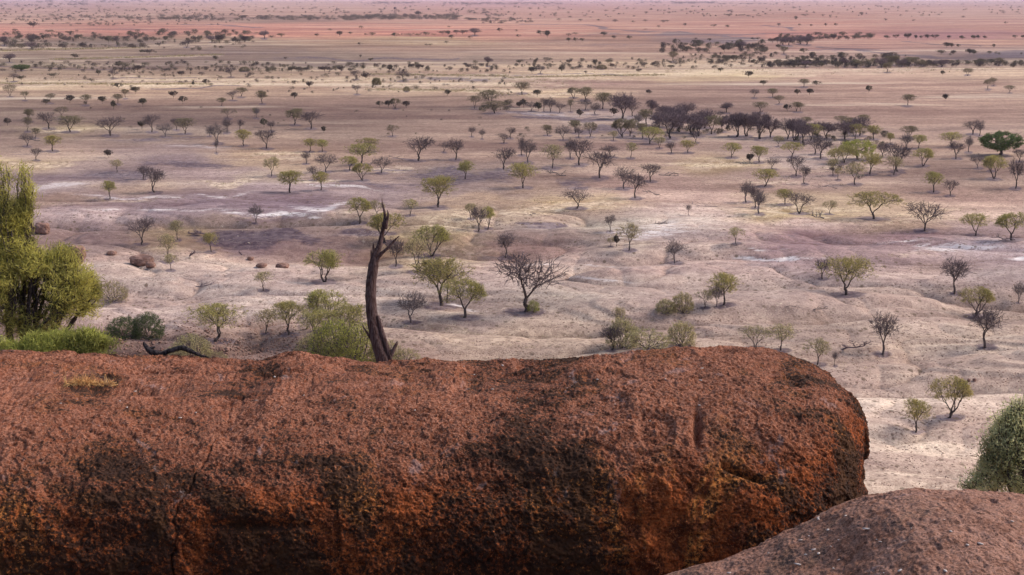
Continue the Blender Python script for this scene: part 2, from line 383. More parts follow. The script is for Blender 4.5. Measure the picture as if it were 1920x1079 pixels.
def build_ground(UNDER):
    # rows by depression angle, columns by azimuth: one sheet from the hill to the horizon
    py = np.concatenate([np.linspace(-3.25, 40, 130, endpoint=False), np.linspace(40, 250, 210, endpoint=False),
                         np.linspace(250, 700, 520, endpoint=False), np.linspace(700, 960, 160)])
    ang = PITCH + np.arctan((py - 539.5) / F)
    r = H / np.tan(ang)
    r = np.concatenate([[90000.0], r, np.linspace(r[-1], 8.0, 60)[1:], [6, 5, 4.2, 3.6, 3, 2.4, 1.8, 0.9]])
    az_in = np.linspace(-24, 24, 640)
    az_out = np.concatenate([np.linspace(24, 40, 14)[1:], np.linspace(40, 320, 40)[1:-1], np.linspace(320, 336, 14)[:-1]])
    az = np.radians(np.concatenate([az_in, az_out]))
    nr, na = len(r), len(az)
    R, A = np.meshgrid(r, az, indexing='ij')
    X, Y = (R * np.sin(A)).ravel(), (R * np.cos(A)).ravel()
    Z = ground_h(X, Y)
    i = np.arange(nr - 1)[:, None] * na
    j = np.arange(na)[None, :]
    j2 = (j + 1) % na
    f = np.stack([i + j, i + na + j, i + na + j2, i + j2], -1).reshape(-1, 4)
    verts = np.vstack([np.stack([X, Y, Z], 1), [[0, 0, H - 1.65]]])
    last = (nr - 1) * na
    cap = np.stack([last + np.arange(na), np.full(na, len(verts) - 1), last + (np.arange(na) + 1) % na], 1)
    n = NT('ground')
    me = mesh_np('ground', verts, [f, cap], n.m, smooth=True)
    # soil colours, with shade painted into the creases and at tree bases
    d = np.hypot(X, Y)
    yy = np.where(Y > 1, Y, 1.0)
    px, _ = project(X, yy, 0 * X)
    Zc = np.where((d > 100) & (d < 500), np.clip(Z, -3, 8), 0)
    a = np.arctan((H - Zc) / np.maximum(yy, 1))
    pyv = 539.5 + F * np.tan(np.minimum(a - PITCH, 1.2))
    px = np.where(Y > 1, px, 960.0)
    pyv = np.clip(pyv, -4, 950)
    wob = noise2(px / 60, pyv / (2 + 0.02 * pyv.clip(0)), 71)
    wob2 = noise2(px / 25, pyv / 5, 72)
    pyw = pyv + wob * (1.5 + 0.02 * pyv.clip(0)) ; pxw = px + wob2 * 20
    c = ground_colour(pxw, pyw) * 0.66
    c = c * np.array([1.05, 0.99, 0.915])
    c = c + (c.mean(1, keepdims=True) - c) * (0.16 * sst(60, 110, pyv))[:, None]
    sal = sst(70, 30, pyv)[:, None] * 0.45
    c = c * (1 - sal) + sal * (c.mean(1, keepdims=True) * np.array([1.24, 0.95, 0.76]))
    wx_ = X + 6 * noise2(X / 30, Y / 30, 5); wy_ = Y + 6 * noise2(X / 30, Y / 30, 6)
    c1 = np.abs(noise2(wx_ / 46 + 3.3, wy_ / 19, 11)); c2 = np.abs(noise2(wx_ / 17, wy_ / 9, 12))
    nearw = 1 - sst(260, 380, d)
    crease_shade = nearw * (0.34 * np.exp(-c1 / 0.05) + 0.24 * np.exp(-c2 / 0.05)) - nearw * 0.12 * sst(0.3, 0.7, c1)  # painted shading: creases darkened, rounded crests lightened
    c = c * (1 - crease_shade)[:, None] ** np.array([1.0, 1.15, 1.25])
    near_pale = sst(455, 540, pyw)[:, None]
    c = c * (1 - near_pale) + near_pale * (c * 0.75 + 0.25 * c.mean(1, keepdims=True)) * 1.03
    m = np.stack([patch(pxw, pyw, STRAW, 0), patch(pxw, pyw, SALT, 1), patch(pxw, pyw, DARK, 2)], 1)
    for (tx_, ty_, tt_, tw_, tk_) in UNDER:  # contact shade painted as a dark patch at each tree base
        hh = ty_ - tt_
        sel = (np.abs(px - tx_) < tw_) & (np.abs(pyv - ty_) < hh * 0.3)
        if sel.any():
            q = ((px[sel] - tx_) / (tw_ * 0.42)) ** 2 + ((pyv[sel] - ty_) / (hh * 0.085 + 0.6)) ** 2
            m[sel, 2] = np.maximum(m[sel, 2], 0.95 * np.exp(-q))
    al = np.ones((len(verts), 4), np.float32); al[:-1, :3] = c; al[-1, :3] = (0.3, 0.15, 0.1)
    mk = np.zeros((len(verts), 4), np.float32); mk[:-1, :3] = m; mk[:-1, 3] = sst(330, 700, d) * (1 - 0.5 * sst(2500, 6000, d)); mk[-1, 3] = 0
    for nm, arr in (('soil', al), ('patch', mk)):
        at = me.attributes.new(nm, 'FLOAT_COLOR', 'POINT')
        at.data.foreach_set('color', arr.ravel())
    co = n.coord()
    base = n.attr('soil')
    ms = n.sep(n.attr('patch'))
    big = n.noise(co, 0.012, 5, 0.62)
    mid = n.noise(co, 0.09, 5, 0.65, 0.4)
    fine = n.noise(co, 0.7, 5, 0.7)
    grit = n.noise(co, 5.0, 4, 0.75)
    col = n.mix(1.0, base, n.mix(n.step(mid, 0.34, 0.66), (0.87, 0.85, 0.86), (1.12, 1.12, 1.10)), 'MULTIPLY')
    col = n.mix(1.0, col, n.mix(n.step(fine, 0.39, 0.60), (0.84, 0.81, 0.81), (1.13, 1.12, 1.11)), 'MULTIPLY')
    col = n.mix(0.75, col, n.mix(n.step(grit, 0.38, 0.58), (0.66, 0.61, 0.60), (1.18, 1.17, 1.16)), 'MULTIPLY')
    # dry straw grass, salt crust, dark stony soil and painted tree-base shade by patch
    m2 = n.noise(co, 0.16, 6, 0.7, 0.8)
    st = n.math('MULTIPLY', n.step(n.math('ADD', m2, n.math('MULTIPLY', ms[0], 0.30)), 0.52, 0.72), n.step(ms[0], 0.05, 0.4))
    col = n.mix(n.math('MULTIPLY', st, 0.62), col, n.mix(n.step(fine, 0.4, 0.6), (0.30, 0.225, 0.165), (0.66, 0.53, 0.405)))
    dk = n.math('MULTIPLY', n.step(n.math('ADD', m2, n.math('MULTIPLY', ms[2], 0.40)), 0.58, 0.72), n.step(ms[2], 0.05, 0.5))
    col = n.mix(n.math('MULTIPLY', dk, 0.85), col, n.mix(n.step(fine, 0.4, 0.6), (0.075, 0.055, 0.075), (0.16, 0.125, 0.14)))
    s3 = n.noise(n.coord((0.28, 1.0, 1.0)), 0.45, 8, 0.75, 1.5)
    sa = n.math('MULTIPLY', n.step(n.math('ADD', s3, n.math('MULTIPLY', ms[1], 0.22)), 0.54, 0.72), n.step(ms[1], 0.05, 0.5))
    col = n.mix(n.math('MULTIPLY', sa, 0.78), col, (0.66, 0.61, 0.61))
    # thin streaks of paler and darker soil drawn out across the far flats
    lg = n.noise(n.coord((0.22, 1.0, 1.0)), 0.010, 9, 0.74, 0.6)
    col = n.mix(1.0, col, n.mix(n.step(lg, 0.38, 0.62), (0.74, 0.68, 0.70), (1.22, 1.23, 1.19)), 'MULTIPLY')
    lg2 = n.noise(n.coord((0.16, 1.0, 1.0)), 0.035, 5, 0.7, 0.4)
    col = n.mix(1.0, col, n.mix(n.step(lg2, 0.40, 0.60), (0.84, 0.80, 0.80), (1.14, 1.15, 1.12)), 'MULTIPLY')
    farm = n.step(n.attr('patch', 'Alpha'), 0.1, 0.9)
    cs = n.math('MULTIPLY', n.step(n.noise(n.coord((0.12, 1.0, 1.0)), 0.022, 6, 0.7, 0.3), 0.57, 0.64), farm)
    col = n.mix(n.math('MULTIPLY', cs, 0.55), col, (0.62, 0.50, 0.38))
    ds = n.math('MULTIPLY', n.step(n.noise(n.coord((0.10, 1.0, 3.0)), 0.017, 6, 0.7, 0.3), 0.60, 0.66), farm)
    col = n.mix(n.math('MULTIPLY', ds, 0.5), col, (0.16, 0.115, 0.11))
    # scattered low tufts, pebbles and trodden specks
    sp = n.vor(co, 0.42)
    tuft = n.math('MULTIPLY', n.step(sp, 0.07, 0.15, 1, 0), n.step(n.noise(co, 0.06, 4, 0.7), 0.42, 0.56))
    col = n.mix(n.math('MULTIPLY', tuft, 0.8), col, (0.12, 0.085, 0.06))
    sp2 = n.vor(co, 1.1)
    tuft2 = n.math('MULTIPLY', n.step(sp2, 0.10, 0.20, 1, 0), n.step(n.noise(co, 0.11, 4, 0.7), 0.40, 0.54))
    col = n.mix(n.math('MULTIPLY', tuft2, 0.8), col, (0.13, 0.085, 0.065))
    sp3 = n.vor(n.coord((1.0, 1.0, 1.0)), 0.8, 'F1')
    tuft3 = n.math('MULTIPLY', n.step(n.noise(co, 1.7, 3, 0.8), 0.60, 0.70), n.step(n.noise(co, 0.08, 4, 0.7), 0.5, 0.6))
    col = n.mix(n.math('MULTIPLY', tuft3, 0.6), col, (0.68, 0.57, 0.43))
    n.color(col)
    n.b.inputs['Roughness'].default_value = 0.95
    n.b.inputs['Specular IOR Level'].default_value = 0.05
    hgt = n.math('ADD', n.math('MULTIPLY', fine, 1.0), n.math('MULTIPLY', grit, 0.35))
    n.bump(hgt, 0.13, 0.9)
    g = obj('ground', me)
    tag(g, kind='structure')
# ------------------------------------------------------------------ foreground boulders
def rock_material(name, top, body, warm, stain, grain, k_stain=1.0):
    n = NT(name)
    co = n.coord()
    ms = n.sep(n.attr('weather'))
    n1 = n.noise(n.coord((1.0, 1.0, 0.55)), 1.6, 7, 0.66, 0.8)
    n2 = n.noise(co, 6.0, 6, 0.70, 0.4)
    n3 = n.noise(co, 34.0, 6, 0.78)
    n4 = n.noise(co, 85.0, 3, 0.7)
    col = n.mix(n.step(n2, 0.36, 0.64), body[0], body[1])
    # rusty-orange fresh faces where flakes have dropped off
    wf = n.math('MULTIPLY', n.step(n1, 0.50, 0.60), n.step(n2, 0.38, 0.56))
    col = n.mix(n.math('MULTIPLY', wf, 0.8), col, warm)
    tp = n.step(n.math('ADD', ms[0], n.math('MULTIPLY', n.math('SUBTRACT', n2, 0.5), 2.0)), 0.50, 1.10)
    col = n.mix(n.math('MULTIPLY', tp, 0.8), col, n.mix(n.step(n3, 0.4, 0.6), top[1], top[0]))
    col = n.mix(n.math('MULTIPLY', n.step(n4, 0.56, 0.68), 0.6), col, n.mix(ms[0], (0.52, 0.19, 0.065), (0.50, 0.27, 0.19)))
    # black varnish and lichen: speckled, in irregular sheets, denser down the face
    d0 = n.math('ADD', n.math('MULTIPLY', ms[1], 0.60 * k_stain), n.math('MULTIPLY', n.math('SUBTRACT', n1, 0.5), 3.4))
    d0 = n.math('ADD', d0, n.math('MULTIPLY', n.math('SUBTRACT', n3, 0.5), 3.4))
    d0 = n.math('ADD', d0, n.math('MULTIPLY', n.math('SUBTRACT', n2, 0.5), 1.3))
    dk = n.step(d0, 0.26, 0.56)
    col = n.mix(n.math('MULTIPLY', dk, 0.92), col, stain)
    col = n.mix(n.math('MULTIPLY', n.step(n4, 0.47, 0.36), 0.8), col, (0.035, 0.018, 0.014))
    pl = n.math('MULTIPLY', n.step(n.noise(co, 2.6, 6, 0.72, 1.0), 0.60, 0.68), n.step(ms[0], 0.1, 0.7))
    col = n.mix(n.math('MULTIPLY', pl, 0.25), col, (0.46, 0.36, 0.36))
    n.color(col)
    n.b.inputs['Roughness'].default_value = 0.88
    h = n.math('ADD', n.math('MULTIPLY', n3, 1.0), n.math('MULTIPLY', n4, 0.6))
    n.bump(h, grain, 1.0)
    return n.m

def boulder(name, xs, target, yc, zc, a_of, b_low, nexp, fine_th, mat, seed, amp, features=None, tdense=(-25, 155), s_of=None):
    """rounded boulder: superellipse sections along x, whose crests follow the skyline `target`"""
    th = np.radians(np.concatenate([np.linspace(tdense[0], tdense[1], fine_th, endpoint=False),
                                    np.linspace(tdense[1], tdense[0] + 360, 60, endpoint=False)]))
    tx, ty = np.array([t[0] for t in target], float), np.array([t[1] for t in target], float)
    c0, s0 = np.cos(th), np.sin(th)
    P = np.zeros((len(xs), len(th), 3))
    # solve the crest height on a coarse set of stations, then interpolate smoothly
    stn = np.linspace(0, len(xs) - 1, 90).astype(int)
    bs = []
    for i in stn:
        x = xs[i]; n = nexp(x); s = s_of(x); a = a_of(x)
        cy = np.sign(c0) * np.abs(c0) ** (2 / n); cz = np.sign(s0) * np.abs(s0) ** (2 / n)
        lo, hi = 0.0, 3.5
        for _ in range(30):
            b = 0.5 * (lo + hi)
            y = yc - a * s * cy; z = zc + np.where(cz > 0, b, b_low * s) * cz
            px, py = project(x, y, z)
            k = np.argmin(py)
            if py[k] > np.interp(px[k], tx, ty): lo = b
            else: hi = b
        bs.append(b)
    bx = np.interp(np.arange(len(xs)), stn, bs)
    for i, x in enumerate(xs):
        n = nexp(x); s = s_of(x); a = a_of(x)
        cy = np.sign(c0) * np.abs(c0) ** (2 / n); cz = np.sign(s0) * np.abs(s0) ** (2 / n)
        P[i, :, 0] = x; P[i, :, 1] = yc - a * s * cy
        P[i, :, 2] = zc + np.where(cz > 0, min(bx[i], 3.0), b_low * s) * cz
    du = np.gradient(P, axis=0); dv = np.roll(P, -1, 1) - np.roll(P, 1, 1)
    N = np.cross(du, dv); N /= np.maximum(np.linalg.norm(N, axis=2, keepdims=True), 1e-9)
    cen = np.array([0, yc, zc]); rel = P - cen; rel[:, :, 0] = 0
    sgn = np.sign((N * rel).sum(2).mean()); N *= sgn
    x, y, z = P[..., 0], P[..., 1], P[..., 2]
    sh = x.shape
    def n3(f, sd, fy=1.0, fz=1.0): return noise3((x * f).ravel(), (y * f * fy).ravel(), (z * f * fz).ravel(), seed + sd).reshape(sh)
    D = amp * (0.022 * n3(1.1, 1) + 0.018 * n3(2.6, 2) + 0.016 * n3(6.2, 3))
    # spalled scars: flat-floored hollows with stepped rims
    q = n3(1.7, 4) + 0.35 * n3(5.0, 5)
    D -= amp * 0.030 * sst(0.34, 0.38, q) * (1 - sst(0.2, 0.9, N[..., 2]))
    q2 = n3(4.1, 6) + 0.4 * n3(11, 7)
    D -= amp * 0.013 * sst(0.38, 0.43, q2)
    D += amp * (0.007 * n3(13, 8) + 0.0058 * n3(27, 9) + 0.0065 * n3(52, 10) + 0.006 * n3(95, 11))
    D -= amp * 0.010 * sst(0.42, 0.75, n3(21, 15) + 0.3 * n3(50, 16))
    # broad hollows and a few joint cracks running down the face
    D -= amp * 0.05 * sst(0.15, 0.7, n3(0.9, 21, 1, 1.2)) + amp * 0.022 * sst(0.2, 0.6, n3(3.3, 22, 1, 0.6))
    jc = np.abs(n3(0.8, 23, 0.4, 0.35) + 0.10 * n3(6, 24) + 0.03 * n3(24, 25))
    D -= amp * 0.035 * np.exp(-(jc / 0.012) ** 2) * sst(-0.1, 0.3, n3(1.3, 26))
    px, py = project(x, y, z)
    if features is not None: D += features(px, py, x, y, z)
    P2 = P + N * D[..., None]
    na, nb = sh
    i = np.arange(na - 1)[:, None] * nb; j = np.arange(nb)[None, :]; j2 = (j + 1) % nb
    f = np.stack([i + j, i + nb + j, i + nb + j2, i + j2], -1).reshape(-1, 4)
    if sgn > 0: f = f[:, ::-1]
    V = P2.reshape(-1, 3)
    e0 = V[:nb].mean(0); e1 = V[-nb:].mean(0)
    V = np.vstack([V, e0, e1]); nv = len(V)
    c_a = np.stack([np.arange(nb), (np.arange(nb) + 1) % nb, np.full(nb, nv - 2)], 1)
    c_b = np.stack([(na - 1) * nb + np.arange(nb), np.full(nb, nv - 1), (na - 1) * nb + (np.arange(nb) + 1) % nb], 1)
    me = mesh_np(name, V, [f, c_a, c_b], mat, smooth=True)
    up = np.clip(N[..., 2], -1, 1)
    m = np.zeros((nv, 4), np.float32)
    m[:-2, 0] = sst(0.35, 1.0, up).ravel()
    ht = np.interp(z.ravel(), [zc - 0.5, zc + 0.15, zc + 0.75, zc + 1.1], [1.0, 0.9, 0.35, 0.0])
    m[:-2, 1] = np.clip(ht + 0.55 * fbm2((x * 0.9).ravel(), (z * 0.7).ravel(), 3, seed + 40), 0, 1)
    m[:, 3] = 1
    at = me.attributes.new('weather', 'FLOAT_COLOR', 'POINT'); at.data.foreach_set('color', m.ravel())
    return me, P2

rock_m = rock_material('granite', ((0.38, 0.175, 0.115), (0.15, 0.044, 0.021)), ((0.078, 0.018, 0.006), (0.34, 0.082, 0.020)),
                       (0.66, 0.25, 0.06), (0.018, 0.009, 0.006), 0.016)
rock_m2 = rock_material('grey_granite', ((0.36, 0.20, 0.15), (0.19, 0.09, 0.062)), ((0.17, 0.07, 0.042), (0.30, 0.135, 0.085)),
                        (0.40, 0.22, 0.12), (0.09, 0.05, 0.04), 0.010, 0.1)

def big_features(px, py, x, y, z):
    D = np.zeros_like(px)
    g = lambda cx, cy, rx, ry: np.exp(-(((px - cx) / rx) ** 2 + ((py - cy) / ry) ** 2))
    D += 0.06 * g(565, 668, 70, 14)                                   # low rusty hump on the crest
    D -= 0.085 * g(1306, 800, 8, 30)                                   # upright notch
    t = np.abs(py - (868 + (px - 1350) * 0.38)) / 7.0
    D -= 0.07 * np.exp(-t ** 2) * sst(1345, 1360, px) * (1 - sst(1420, 1440, px))   # slanting crack
    D -= 0.05 * g(215, 1010, 60, 30) + 0.04 * g(120, 985, 40, 16)
    D += 0.03 * g(470, 950, 70, 30) - 0.05 * g(470, 985, 80, 10)
    D -= 0.03 * sst(0, 1, (py - 885) / 10) * g(930, 910, 60, 26)
    return D
XE = 2.475
def s_big(x):
    if x > 1.0: return max(1 - ((x - 1.0) / (XE - 1.0)) ** 2.8, 0.0004) ** (1 / 2.8)
    if x < -4.6: return max(1 - ((-4.6 - x) / 2.2) ** 2.5, 0.0004) ** (1 / 2.5)
    return 1.0
xs = np.concatenate([-4.6 - 2.19 * np.sin(np.linspace(math.pi / 2, 0, 40, endpoint=False)), np.linspace(-4.6, -3.9, 30, endpoint=False),
                     np.linspace(-3.9, 1.0, 960, endpoint=False), 1.0 + (XE - 1.0) * np.sin(np.linspace(0, math.pi / 2 * 0.995, 380))])
skyline = [(-1200, 700), (0, 656), (150, 660), (300, 674), (480, 676), (560, 668), (640, 671), (720, 676), (900, 674), (1050, 672), (1130, 664), (1200, 656),
           (1300, 653), (1400, 656), (1460, 664), (1510, 680), (1560, 708), (1595, 745), (1612, 790), (1625, 840), (1637, 895), (1640, 930), (1800, 1200)]
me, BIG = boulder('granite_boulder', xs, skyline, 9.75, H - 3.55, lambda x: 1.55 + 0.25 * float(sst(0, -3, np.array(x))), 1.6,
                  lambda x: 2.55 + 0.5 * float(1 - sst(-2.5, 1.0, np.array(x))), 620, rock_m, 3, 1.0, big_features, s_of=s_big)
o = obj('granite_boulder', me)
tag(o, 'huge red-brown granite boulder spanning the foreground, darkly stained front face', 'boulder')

xs2 = np.concatenate([np.linspace(-0.9, 0.35, 60, endpoint=False), np.linspace(0.35, 2.75, 700, endpoint=False), np.linspace(2.75, 5.0, 80)])
def s_small(x):
    if x < 0.6: return max(1 - ((0.6 - x) / 1.52) ** 2.2, 0.0004) ** (1 / 2.2)
    if x > 3.6: return max(1 - ((x - 3.6) / 1.42) ** 2.2, 0.0004) ** (1 / 2.2)
    return 1.0
sky2 = [(300, 1750), (700, 1420), (1000, 1190), (1240, 1082), (1330, 1056), (1420, 1026), (1500, 990), (1560, 958), (1620, 932), (1690, 920), (1780, 918), (1860, 924), (1920, 932), (2100, 965), (2600, 1150), (3400, 1700)]
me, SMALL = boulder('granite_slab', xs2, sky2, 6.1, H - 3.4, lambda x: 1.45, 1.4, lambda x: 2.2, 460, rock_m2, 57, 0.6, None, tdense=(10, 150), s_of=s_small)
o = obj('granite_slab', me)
tag(o, 'grey-brown granite rock sloping up across the bottom right corner', 'rock')

# ------------------------------------------------------------------ plants
def tubes(segs, nside_fn):
    """segs: list of (p0, p1, r0, r1) -> verts, quads"""
    V, Q, off = [], [], 0
    if not segs: return np.zeros((0, 3)), np.zeros((0, 4), int)
    by = {}
    for s in segs: by.setdefault(nside_fn(max(s[2], s[3])), []).append(s)
    for ns, ss in by.items():
        p0 = np.array([s[0] for s in ss]); p1 = np.array([s[1] for s in ss])
        r0 = np.array([s[2] for s in ss])[:, None, None]; r1 = np.array([s[3] for s in ss])[:, None, None]
        d = p1 - p0; d /= np.maximum(np.linalg.norm(d, axis=1, keepdims=True), 1e-9)
        ref = np.where(np.abs(d[:, 2:3]) > 0.9, np.array([[1.0, 0, 0]]), np.array([[0, 0, 1.0]]))
        u = np.cross(d, ref); u /= np.linalg.norm(u, axis=1, keepdims=True)
        v = np.cross(d, u)
        an = np.linspace(0, 2 * math.pi, ns, endpoint=False)
        ring = u[:, None, :] * np.cos(an)[None, :, None] + v[:, None, :] * np.sin(an)[None, :, None]
        a = p0[:, None, :] + ring * r0; b = p1[:, None, :] + ring * r1
        V.append(np.concatenate([a, b], 1).reshape(-1, 3))
        base = off + np.arange(len(ss))[:, None] * 2 * ns
        k = np.arange(ns)[None, :]; k2 = (k + 1) % ns
        Q.append(np.stack([base + k, base + k2, base + ns + k2, base + ns + k], -1).reshape(-1, 4))
        off += len(ss) * 2 * ns
    return np.vstack(V), np.vstack(Q)

def grow(rs, start, targets, N, rt, segs, tips, power=0.46, wig=0.10, rmin=0.0035, t_lo=0.30, t_hi=0.5, prev=None):
    """split the cloud of twig ends again and again, so limbs fan out from the fork"""
    stack = [(np.array(start, float), targets)]
    while stack:
        p, T = stack.pop()
        n = len(T)
        if n == 1:
            q = T[0]
            m = 0.5 * (p + q) + rs.normal(0, 0.09, 3) * np.linalg.norm(q - p)
            segs.append((p, m, rmin * 1.25, rmin)); segs.append((m, q, rmin, rmin * 0.5)); tips.append((q, q - m)); continue
        c = T.mean(0)
        rel = T - p
        rel = rel / np.maximum(np.linalg.norm(rel, axis=1, keepdims=True), 1e-6)
        cc = rel - rel.mean(0)
        _, _, vt = np.linalg.svd(cc + rs.normal(0, 1e-4, cc.shape), full_matrices=False)
        pr = cc @ vt[0]
        thr = np.quantile(pr, rs.uniform(0.33, 0.67))
        A, B = T[pr <= thr], T[pr > thr]
        for S in (A, B):
            if len(S) == 0: continue
            cs = S.mean(0)
            f = rs.uniform(t_lo, t_hi) if len(S) > 1 else 0.6
            q = p + (cs - p) * f
            L = np.linalg.norm(q - p)
            q = q + rs.normal(0, 0.05, 3) * L
            m = 0.5 * (p + q) + rs.normal(0, wig, 3) * L
            r0 = max(rt * (len(S) / N) ** power, rmin)
            r1 = max(r0 * 0.86, rmin)
            segs.append((p, m, r0, 0.5 * (r0 + r1))); segs.append((m, q, 0.5 * (r0 + r1), r1))
            stack.append((q, S))

def leaves_at(rs, tips, per, spread, size, aspect=1.6, along=0.3, up=0.0):
    P = np.array([t[0] for t in tips]); Dr = np.array([t[1] for t in tips])
    Dr /= np.maximum(np.linalg.norm(Dr, axis=1, keepdims=True), 1e-9)
    P = np.repeat(P, per, 0); Dr = np.repeat(Dr, per, 0)
    n = len(P)
    C = P + rs.normal(0, spread, (n, 3)) * np.array([1, 1, 0.7]) - Dr * rs.uniform(0, spread * 2.0, (n, 1))
    a = rs.normal(0, 1, (n, 3)); a = a / np.linalg.norm(a, axis=1, keepdims=True)
    a = a * (1 - along) + Dr * along + np.array([0, 0, up]); a /= np.linalg.norm(a, axis=1, keepdims=True)
    b = np.cross(a, rs.normal(0, 1, (n, 3))); b /= np.maximum(np.linalg.norm(b, axis=1, keepdims=True), 1e-9)
    s = size * rs.uniform(0.6, 1.4, (n, 1))
    v0 = C - b * s / aspect * 0.5; v1 = C + b * s / aspect * 0.5; v2 = C + a * s
    V = np.stack([v0, v1, v2], 1).reshape(-1, 3)
    return V, np.arange(3 * n).reshape(-1, 3)

def crown_targets(rs, n, asp, style):
    """points inside a crown of height 1 tree, crown width asp"""
    R = asp * 0.5
    out = []
    if style == 'umbrella':
        k = rs.integers(5, 9)
        lob = [(rs.uniform(0, 2 * math.pi), rs.uniform(0.1, 0.72) * R, rs.uniform(-0.08, 0.06)) for _ in range(k)]
        while len(out) < n:
            a, rr, dz = lob[rs.integers(0, k)]
            lx, ly = rr * math.cos(a), rr * math.sin(a)
            lr = R * rs.uniform(0.38, 0.55)
            x = lx + rs.normal(0, 0.45) * lr; y = ly + rs.normal(0, 0.45) * lr
            q = math.hypot(x, y) / R
            if q > 1.08: continue
            top = 0.62 + 0.38 * math.sqrt(max(1 - q ** 2.2, 0)) + dz * 0.5
            bot = 0.33 + 0.16 * q
            v = rs.uniform(0, 1) ** 0.62
            z = bot + (top - bot) * v
            out.append((x, y, z))
    elif style == 'bare':
        k = rs.integers(6, 9)
        lob = [(rs.uniform(0, 2 * math.pi), rs.uniform(0.2, 0.75) * R, rs.uniform(0.5, 0.85)) for _ in range(k)]
        while len(out) < n:
            a, rr, zc = lob[rs.integers(0, k)]
            x = rr * math.cos(a) + rs.normal(0, 0.27) * R; y = rr * math.sin(a) + rs.normal(0, 0.27) * R
            z = zc + rs.normal(0, 0.11)
            q = math.hypot(x, y) / R
            if q > 1.15 or z > 0.66 + 0.36 * math.sqrt(max(1 - (q / 1.16) ** 2, 0)) or z < 0.30 + 0.2 * q: continue
            out.append((x, y, z))
    elif style == 'round':
        while len(out) < n:
            v = rs.normal(0, 1, 3); v /= np.linalg.norm(v); v *= rs.uniform(0.35, 1) ** 0.5
            x, y, z = v[0] * R, v[1] * R, 0.60 + 0.40 * v[2]
            if noise3(x * 5 / R, y * 5 / R, z * 5, 9 + n) < -0.25: continue
            out.append((x, y, z))
    elif style == 'bush':
        while len(out) < n:
            v = rs.normal(0, 1, 3); v /= np.linalg.norm(v); v *= rs.uniform(0.3, 1) ** 0.4
            x, y, z = v[0] * R, v[1] * R, 0.30 + 0.68 * v[2]
            if z < 0.05: continue
            out.append((x, y, z))
    out = np.array(out)
    for ax in (0, 1):
        lo, hi = np.quantile(out[:, ax], [0.015, 0.985])
        out[:, ax] = (out[:, ax] - 0.5 * (lo + hi) * 0.8) * asp / (hi - lo)
    out[:, 2] *= 0.99 / np.quantile(out[:, 2], 0.985)
    return out

